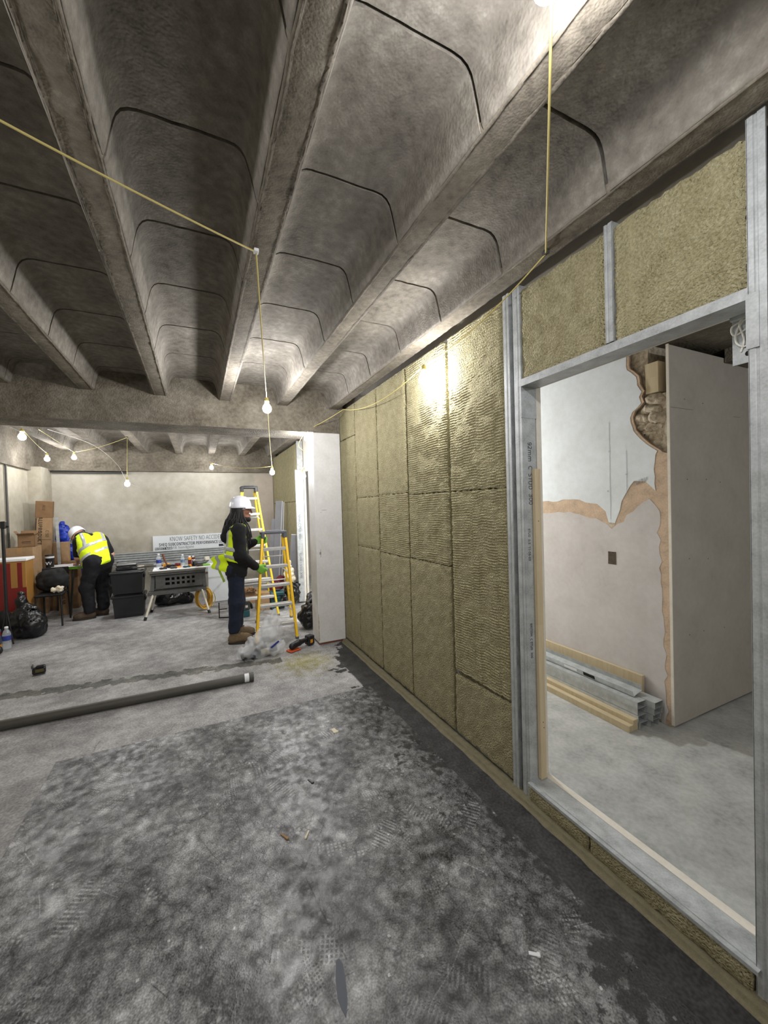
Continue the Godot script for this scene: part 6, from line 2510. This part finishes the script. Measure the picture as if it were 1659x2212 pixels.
	part(tu, "rim_band", g, M.paper)
	g = Geo.new()
	g.lathe([Vector2(0.059, 0.18), Vector2(0.06, 0.198), Vector2(0.05, 0.203), Vector2(0, 0.203)], 18)
	part(tu, "lid", g, M.black_plastic)
	lettering(tu, "VV", 0.045, Vector3(0.0, 0.07, 0.0545), Basis(), M.paper, true)
	# cardboard tube carton under the table
	var uc := thing("carton", "printed narrow carton standing under the table", "box", Vector3(-1.96, 0, -7.9), 0.1)
	g = Geo.new()
	g.span(Vector3(-0.075, 0, -0.07), Vector3(0.075, 0.7, 0.07), 0.004)
	part(uc, "body", g, M.card)
	lettering(uc, "CLIPPING 50", 0.045, Vector3(-0.02, 0.36, 0.0705), dn, M.card_ink, true)
	# carton and blue bag behind the table
	carton("carton", "brown carton on the crate behind the table", Vector3(-2.14, 0.8, -8.42), Vector3(0.26, 0.33, 0.12), 0.0, M.card)
	g = Geo.new()
	g.span(Vector3(-0.2, 0, -0.12), Vector3(0.2, 0.798, 0.12), 0.004)
	single("carton", "plain brown carton standing on the floor behind the table", "box", g, M.card_dark, Vector3(-2.08, 0.0, -8.42))
	bag_of("shiny blue bag slumped over the cartons by the back wall", "blue_bag", Vector3(-2.08, 0.0, -8.75), [[Vector3(0.05, 0.9, 0), Vector3(-0.03, 1.15, 0), 0.15, 0.16], [Vector3(-0.06, 1.2, 0), Vector3(-0.1, 1.42, 0.0), 0.13, 0.07], [Vector3(0.1, 0.85, 0.03), Vector3(0.12, 0.62, 0.05), 0.1, 0.07], [Vector3(0.05, 0.12, 0.0), Vector3(0.08, 0.6, 0.02), 0.13, 0.1]], M.blue_bag, 18, 0.05, 9.0, 0.016)
	bag_of("black bin bag beside the blue bag at the back wall", "rubbish_bag", Vector3(-1.6, 0.0, -8.82), [[Vector3(0, 0.14, 0), Vector3(-0.04, 1.1, 0), 0.14, 0.12]], M.bag_black, 19, 0.04, 7.0, 0.02)
	# things at the very edge of the picture
	bottle("clear plastic bottle standing on the floor before the refuse sack", Vector3(-2.125, 0, -6.22), 0.27, M.label_blue)
	var tn := thing("paint_tin", "blue and red striped tin at the left edge before the sack", "tin", Vector3(-2.28, 0, -6.28))
	g = Geo.new()
	g.lathe([Vector2(0, 0), Vector2(0.08, 0), Vector2(0.082, 0.008), Vector2(0.082, 0.22), Vector2(0.078, 0.23), Vector2(0, 0.23)], 20)
	part(tn, "body", g, mat("tin_blue", srgb(86, 98, 120), 0.4, 0.2))
	for q in [[0.02, 0.05, M.label_orange], [0.16, 0.2, M.red_print]]:
		g = Geo.new()
		g.lathe([Vector2(0.0825, q[0]), Vector2(0.083, q[0] + 0.004), Vector2(0.083, q[1]), Vector2(0.0825, q[1] + 0.002)], 20)
		part(tn, "stripe", g, q[2])
	bag_of("crumpled white rags heaped on the striped tin", "cloth", Vector3(-2.28, 0.231, -6.28), [[Vector3(-0.03, 0.05, 0), Vector3(0.05, 0.06, 0), 0.05, 0.04]], M.cloth_cream, 22, 0.03, 15.0, 0.01)
	g = Geo.new()
	g.t = Transform3D(Basis(Vector3(0, 0, 1), PI / 2), Vector3.ZERO)
	g.lathe([Vector2(0.028, -0.02), Vector2(0.05, -0.02), Vector2(0.052, 0), Vector2(0.05, 0.02), Vector2(0.028, 0.02), Vector2(0.028, -0.02)], 18)
	single("castor_wheel", "small black castor wheel on the floor at the left edge", "wheel", g, M.black_plastic, Vector3(-2.14, 0.052, -6.0), 1.2)

# ---------------------------------------------------------------- behind the ladders and along the partition
func build_right_cluster() -> void:
	var g := Geo.new()
	# tall grey wall panels leaning on the partition, faces to the room
	for k in 3:
		var b: float = [1.11, 1.215, 1.345][k]
		var top: float = [1.27, 1.345, 1.445][k]
		var h: float = [1.4, 1.74, 1.72][k]
		var wd: float = [0.13, 0.115, 0.05][k]
		var pn := thing("wall_panel", ["shorter grey wall panel at the foot of the leaning panels", "tall pale grey panel leaning in the middle of the panel stack", "narrow pale panel leaning directly on the partition wool"][k], "panel", Vector3(b, 0, [-7.64, -7.6, -7.63][k]))
		var sh := Vector3(top - b, h, 0)
		var up := Vector3(0, 0.004, 0)
		g = Geo.new()
		g.prism(PackedVector2Array([Vector2(0, 0.004), Vector2(wd, 0.004), Vector2(sh.x + wd, h), Vector2(sh.x, h)]), -0.018, 0.0)
		part(pn, "board", g, M.panel_grey)
		g = Geo.new()
		g.prism(PackedVector2Array([Vector2(wd, 0.004), Vector2(wd + 0.012, 0.004), Vector2(sh.x + wd + 0.012, h - 0.006), Vector2(sh.x + wd, h - 0.002)]), -0.02, 0.001)
		part(pn, "edge", g, M.panel_edge)
	# shorter grey sheet beside them
	var gs := thing("ceiling_tile", "short square grey sheet leaning on the partition beside the tall panels", "panel", Vector3(1.43, 0.0, -6.85))
	gs.rotation.z = -0.1
	g = Geo.new()
	g.span(Vector3(-0.085, 0.02, -0.012), Vector3(0.08, 1.13, 0.0), 0.001)
	part(gs, "sheet", g, M.panel_grey)
	g = Geo.new()
	g.span(Vector3(-0.086, 1.13, -0.013), Vector3(0.09, 1.142, 0.001))
	g.span(Vector3(0.08, 0.02, -0.013), Vector3(0.09, 1.13, 0.001))
	part(gs, "edge_trim", g, M.panel_edge)
	bag_of("limp cream cloth bag hanging by the grey sheet", "cloth_bag", Vector3(1.36, 0.3, -6.68), [[Vector3(-0.02, 0.1, 0), Vector3(0.0, 0.4, 0), 0.085, 0.045], [Vector3(0.05, 0.08, 0), Vector3(0.02, 0.25, 0), 0.07, 0.06]], M.cloth_cream, 31, 0.05, 10.0, 0.013)
	bag_of("black refuse sack under the cream bag beside the partition", "refuse_sack", Vector3(1.36, 0, -6.52), [[Vector3(-0.02, 0.15, 0), Vector3(0.0, 0.2, 0), 0.15, 0.14], [Vector3(0.0, 0.3, 0.0), Vector3(0.1, 0.34, 0.02), 0.08, 0.05]], M.bag_black, 32, 0.05, 9.0, 0.014)
	bag_of("black refuse sack half hidden behind the white column", "refuse_sack", Vector3(1.32, 0, -5.15), [[Vector3(-0.03, 0.14, 0), Vector3(0.05, 0.18, -0.05), 0.15, 0.16], [Vector3(0.0, 0.26, 0), Vector3(0.06, 0.42, -0.1), 0.11, 0.06]], M.bag_black, 33, 0.045, 10.0, 0.013)
	# cardboard boxes, green tool box
	var bx := carton("carton", "open carton stuffed with crumpled brown paper behind the ladder", Vector3(0.75, 0, -7.1), Vector3(0.2, 0.17, 0.2), 0.05, M.card, "", true)
	var cr := Soft.new()
	cr.cell = 0.01
	cr.blend = 0.02
	cr.bump = FastNoiseLite.new()
	cr.bump.frequency = 22.0
	cr.bump_amt = 0.05
	cr.cap(Vector3(-0.05, 0.17, 0), Vector3(0.05, 0.18, 0), 0.06, 0.06)
	g = Geo.new()
	cr.build(g)
	part(bx, "packing_paper", g, M.card_dark)
	carton("carton", "closed pale carton on the floor behind the yellow ladder", Vector3(0.89, 0, -6.5), Vector3(0.2, 0.27, 0.2), 0.02, M.card)
	var tbx := thing("tool_box", "dark green tool box on the floor behind the yellow ladder", "tool box", Vector3(1.105, 0, -6.46), 0.0)
	g = Geo.new()
	g.span(Vector3(-0.105, 0, -0.1), Vector3(0.105, 0.2, 0.1), 0.012)
	part(tbx, "base", g, M.bosch_green)
	g = Geo.new()
	g.span(Vector3(-0.108, 0.2, -0.104), Vector3(0.108, 0.27, 0.104), 0.014)
	part(tbx, "lid", g, M.bosch_green)
	g = Geo.new()
	g.span(Vector3(-0.06, 0.27, -0.02), Vector3(0.06, 0.3, 0.02), 0.008)
	part(tbx, "handle", g, M.black_plastic)
	for x in [-0.065, 0.065]:
		g = Geo.new()
		g.span(Vector3(x - 0.02, 0.16, 0.098), Vector3(x + 0.02, 0.23, 0.112), 0.004)
		part(tbx, "latch", g, M.black_plastic)
	bag_of("crumpled black bag lying before the green tool box", "rubbish_bag", Vector3(1.17, 0.0, -6.24), [[Vector3(-0.02, 0.1, 0), Vector3(0.04, 0.16, 0.0), 0.06, 0.08]], M.bag_black, 41, 0.05, 14.0, 0.011)
	bag_of("dark red cloth bundle under the leaning panels", "cloth", Vector3(1.27, 0.0, -7.2), [[Vector3(-0.08, 0.13, 0), Vector3(0.05, 0.3, 0), 0.12, 0.1]], M.maroon, 42, 0.04, 10.0, 0.014)
	# green laser unit and a power tool on the floor behind the worker's legs
	var bl := thing("tool_box", "small dark green and black tool case behind the standing worker", "tool box", Vector3(0.585, 0, -6.2), 0.15)
	g = Geo.new()
	g.span(Vector3(-0.07, 0, -0.07), Vector3(0.06, 0.1, 0.07), 0.01)
	part(bl, "base", g, M.bosch_green)
	g = Geo.new()
	g.span(Vector3(-0.06, 0.1, -0.06), Vector3(0.075, 0.23, 0.06), 0.014)
	part(bl, "body", g, M.grey_plastic)
	g = Geo.new()
	g.tube([Vector3(0.05, 0.22, 0), Vector3(0.1, 0.16, 0.0), Vector3(0.11, 0.1, 0)], 0.018, 8)
	part(bl, "handle", g, M.black_plastic)
	g = Geo.new()
	g.span(Vector3(0.0, 0.14, 0.06), Vector3(0.035, 0.175, 0.062))
	part(bl, "badge", g, M.paper)
	var bf := thing("angle_bracket", "small black metal bracket frame on the floor behind the worker", "bracket", Vector3(0.29, 0.0, -6.3))
	g = Geo.new()
	g.bar(Vector3(-0.05, 0.13, 0), Vector3(0.06, 0.125, 0), 0.014, 0.014)
	g.bar(Vector3(-0.05, 0.0, 0), Vector3(-0.05, 0.23, 0), 0.014, 0.014)
	g.bar(Vector3(-0.05, 0.007, 0), Vector3(0.08, 0.007, 0.05), 0.014, 0.014)
	part(bf, "frame", g, M.black_plastic)
	# printed upright stud behind the column (lettering runs down its face)
	var ps := thing("printed_stud", "upright galvanised stud with printed lettering beside the second opening", "metal stud", Vector3(1.535, 0.03, -6.53))
	g = Geo.new()
	g.span(Vector3(-0.05, 0, -0.0015), Vector3(0.045, 2.2, 0.0015))
	g.span(Vector3(-0.05, 0, -0.04), Vector3(-0.047, 2.2, 0))
	part(ps, "channel", g, M.galvanised)
	var dn := Basis(Vector3(0, -1, 0), Vector3(1, 0, 0), Vector3(0, 0, 1))
	for y in [1.85, 1.25, 0.6]:
		lettering(ps, "92mm C STUD 3000", 0.034, Vector3(-0.005, y, 0.002), dn, M.stud_ink)
	g = Geo.new()
	g.span(Vector3(0.045, 0, -0.02), Vector3(0.075, 2.25, 0.0))
	part(ps, "board_edge", g, M.board_edge)

# ---------------------------------------------------------------- loose things on the floor
func build_floor_things() -> void:
	var g := Geo.new()
	# grey soil pipe
	var pp := thing("soil_pipe", "long grey plastic pipe lying across the floor", "pipe", Vector3(0.41, 0.04, -3.83))
	g = Geo.new()
	g.tube([Vector3(0, 0, 0), Vector3(-2.6, 0, -0.06)], 0.037, 20, false)
	g.tube([Vector3(0.004, 0, 0), Vector3(-2.6, 0, -0.06)], 0.033, 20, false)
	part(pp, "barrel", g, M.pipe_grey)
	g = Geo.new()
	g.tube([Vector3(0.01, 0, 0), Vector3(-0.028, 0, -0.0006)], 0.04, 20, true)
	part(pp, "socket", g, M.pipe_grey)
	g = Geo.new()
	g.tube([Vector3(-0.03, 0, -0.0007), Vector3(-0.07, 0, -0.0016)], 0.0378, 20, false)
	part(pp, "printed_band", g, M.paper)
	# black tape measure / battery
	var tm := thing("tape_measure", "chunky black tape measure standing alone on the floor", "tape measure", Vector3(-1.49, 0, -5.06), 0.2)
	g = Geo.new()
	g.span(Vector3(-0.055, 0.004, -0.03), Vector3(0.05, 0.075, 0.03), 0.014)
	g.span(Vector3(-0.03, 0.06, -0.028), Vector3(0.05, 0.09, 0.028), 0.014)
	part(tm, "case", g, M.black_plastic)
	g = Geo.new()
	g.span(Vector3(-0.05, 0.0, -0.034), Vector3(0.045, 0.012, 0.034), 0.004)
	g.span(Vector3(-0.06, 0.07, -0.03), Vector3(-0.045, 0.105, 0.03), 0.005)
	part(tm, "rubber_grip", g, M.grey_plastic)
	g = Geo.new()
	g.span(Vector3(-0.03, 0.03, 0.0295), Vector3(0.035, 0.06, 0.031))
	part(tm, "badge", g, mat("badge_dark", srgb(92, 84, 40), 0.5))
	# clear polythene sack of offcuts
	var cb := thing("clear_sack", "clear polythene sack of grey offcuts slumped before the ladder", "bag", Vector3(0.55, 0, -4.42))
	var s := Soft.new()
	s.cell = 0.014
	s.blend = 0.09
	s.bump = FastNoiseLite.new()
	s.bump.seed = 51
	s.bump.frequency = 4.0
	s.bump.fractal_type = FastNoiseLite.FRACTAL_RIDGED
	s.bump.fractal_octaves = 3
	s.bump_amt = 0.045
	s.cap(Vector3(-0.15, 0.07, 0), Vector3(0.18, 0.08, 0.0), 0.09, 0.11)
	s.cap(Vector3(0.0, 0.16, 0), Vector3(0.16, 0.3, -0.02), 0.11, 0.11)
	s.cap(Vector3(0.16, 0.3, -0.02), Vector3(0.2, 0.5, -0.03), 0.11, 0.03)
	s.clips = [Plane(Vector3(0, -1, 0), -0.001)]
	g = Geo.new()
	s.build(g)
	part(cb, "polythene", g, M.poly_clear)
	for q in [[-0.12, 0.045, 0.02, 0.045], [-0.03, 0.04, 0.03, 0.04], [0.06, 0.045, 0.02, 0.045], [0.13, 0.05, -0.01, 0.04], [0.02, 0.07, -0.02, 0.04]]:
		g = Geo.new()
		var a := rng.randf_range(-0.7, 0.7)
		var d := Vector3(cos(a), 0.15, sin(a)) * 0.06
		var c := Vector3(q[0], q[1] + 0.006, q[2])
		g.tube([c - d, c + d], q[3] * 0.8, 14, false)
		g.tube([c - d, c + d], q[3] * 0.7, 14, false)
		part(cb, "pipe_offcut", g, [M.cap_grey, M.bench_tube, M.grey_plastic, M.cap_grey, M.panel_grey][int(absf(q[0] * 100)) % 5])
	g = Geo.new()
	g.bar(Vector3(0.1, 0.1, 0.1), Vector3(0.2, 0.16, 0.08), 0.02, 0.003, Vector3(0, 0, 1))
	part(cb, "blue_strip", g, M.label_blue)
	# multitool with an orange pad
	var gt := thing("multi_tool", "black power tool with orange base lying by the column foot", "power tool", Vector3(0.985, 0, -4.44), 0.42)
	g = Geo.new()
	g.span(Vector3(-0.14, 0.002, -0.05), Vector3(0.0, 0.018, 0.05), 0.006)
	part(gt, "base_plate", g, M.tool_orange)
	s = Soft.new()
	s.cell = 0.008
	s.blend = 0.025
	s.cap(Vector3(-0.09, 0.055, 0), Vector3(0.0, 0.07, 0), 0.035, 0.034).cap(Vector3(0.0, 0.07, 0), Vector3(0.13, 0.075, 0), 0.028, 0.025)
	g = Geo.new()
	s.build(g)
	part(gt, "body", g, M.black_plastic)
	g = Geo.new()
	g.span(Vector3(0.115, 0.01, -0.042), Vector3(0.2, 0.115, 0.042), 0.008)
	part(gt, "battery", g, M.black_plastic)
	g = Geo.new()
	g.span(Vector3(0.135, 0.035, 0.0415), Vector3(0.17, 0.075, 0.0432))
	part(gt, "badge", g, M.label_orange)
	# small litter on the sheet
	var bits := [[0.544, -2.25, 0.012, 0.05, 0.4, M.black_plastic, "small black wire twist on the dark floor sheet"], [0.33, -1.93, 0.01, 0.055, 0.5, M.card, "thin brown wood splinter lying on the dark floor sheet"], [0.43, -1.89, 0.009, 0.05, -0.6, M.cloth_cream, "pale wood chip beside the brown splinter"], [0.83, -2.68, 0.03, 0.06, 0.2, M.cloth_cream, "cream plaster crumb near the black floor edge"], [1.02, -1.02, 0.012, 0.04, 0.9, M.paper, "white washer-like ring on the floor near the doorway"]]
	for b in bits:
		g = Geo.new()
		g.span(Vector3(-b[2] * 0.5, 0, -b[3] * 0.5), Vector3(b[2] * 0.5, 0.004, b[3] * 0.5), 0.001)
		g.span(Vector3(-b[2] * 0.7, 0, b[3] * 0.2), Vector3(b[2] * 0.6, 0.006, b[3] * 0.45), 0.001)
		single("debris", b[6], "debris", g, b[5], Vector3(b[0], 0.003, b[1]), b[4])
	for p in [[0.38, -1.24, 0.035, 0.09, -0.2, srgb(98, 102, 110), "blue grey tape scrap flat on the dark floor sheet"]]:
		g = Geo.new()
		var poly := PackedVector2Array()
		var r := RandomNumberGenerator.new()
		r.seed = int(p[2] * 1000)
		for i in 9:
			var a := TAU * i / 9.0
			poly.append(Vector2(cos(a) * p[2] * 0.5 * r.randf_range(0.75, 1.1), sin(a) * p[3] * r.randf_range(0.7, 1.1)))
		g.t = Transform3D(Basis(Vector3(1, 0, 0), Vector3(0, 0, 1), Vector3(0, -1, 0)), Vector3.ZERO)
		g.prism(poly, -0.001, 0.0)
		single("floor_scrap", p[6], "scrap", g, mat("scrap%d" % int(p[3] * 100), p[5], 0.8), Vector3(p[0], 0.003, p[1]), p[4])
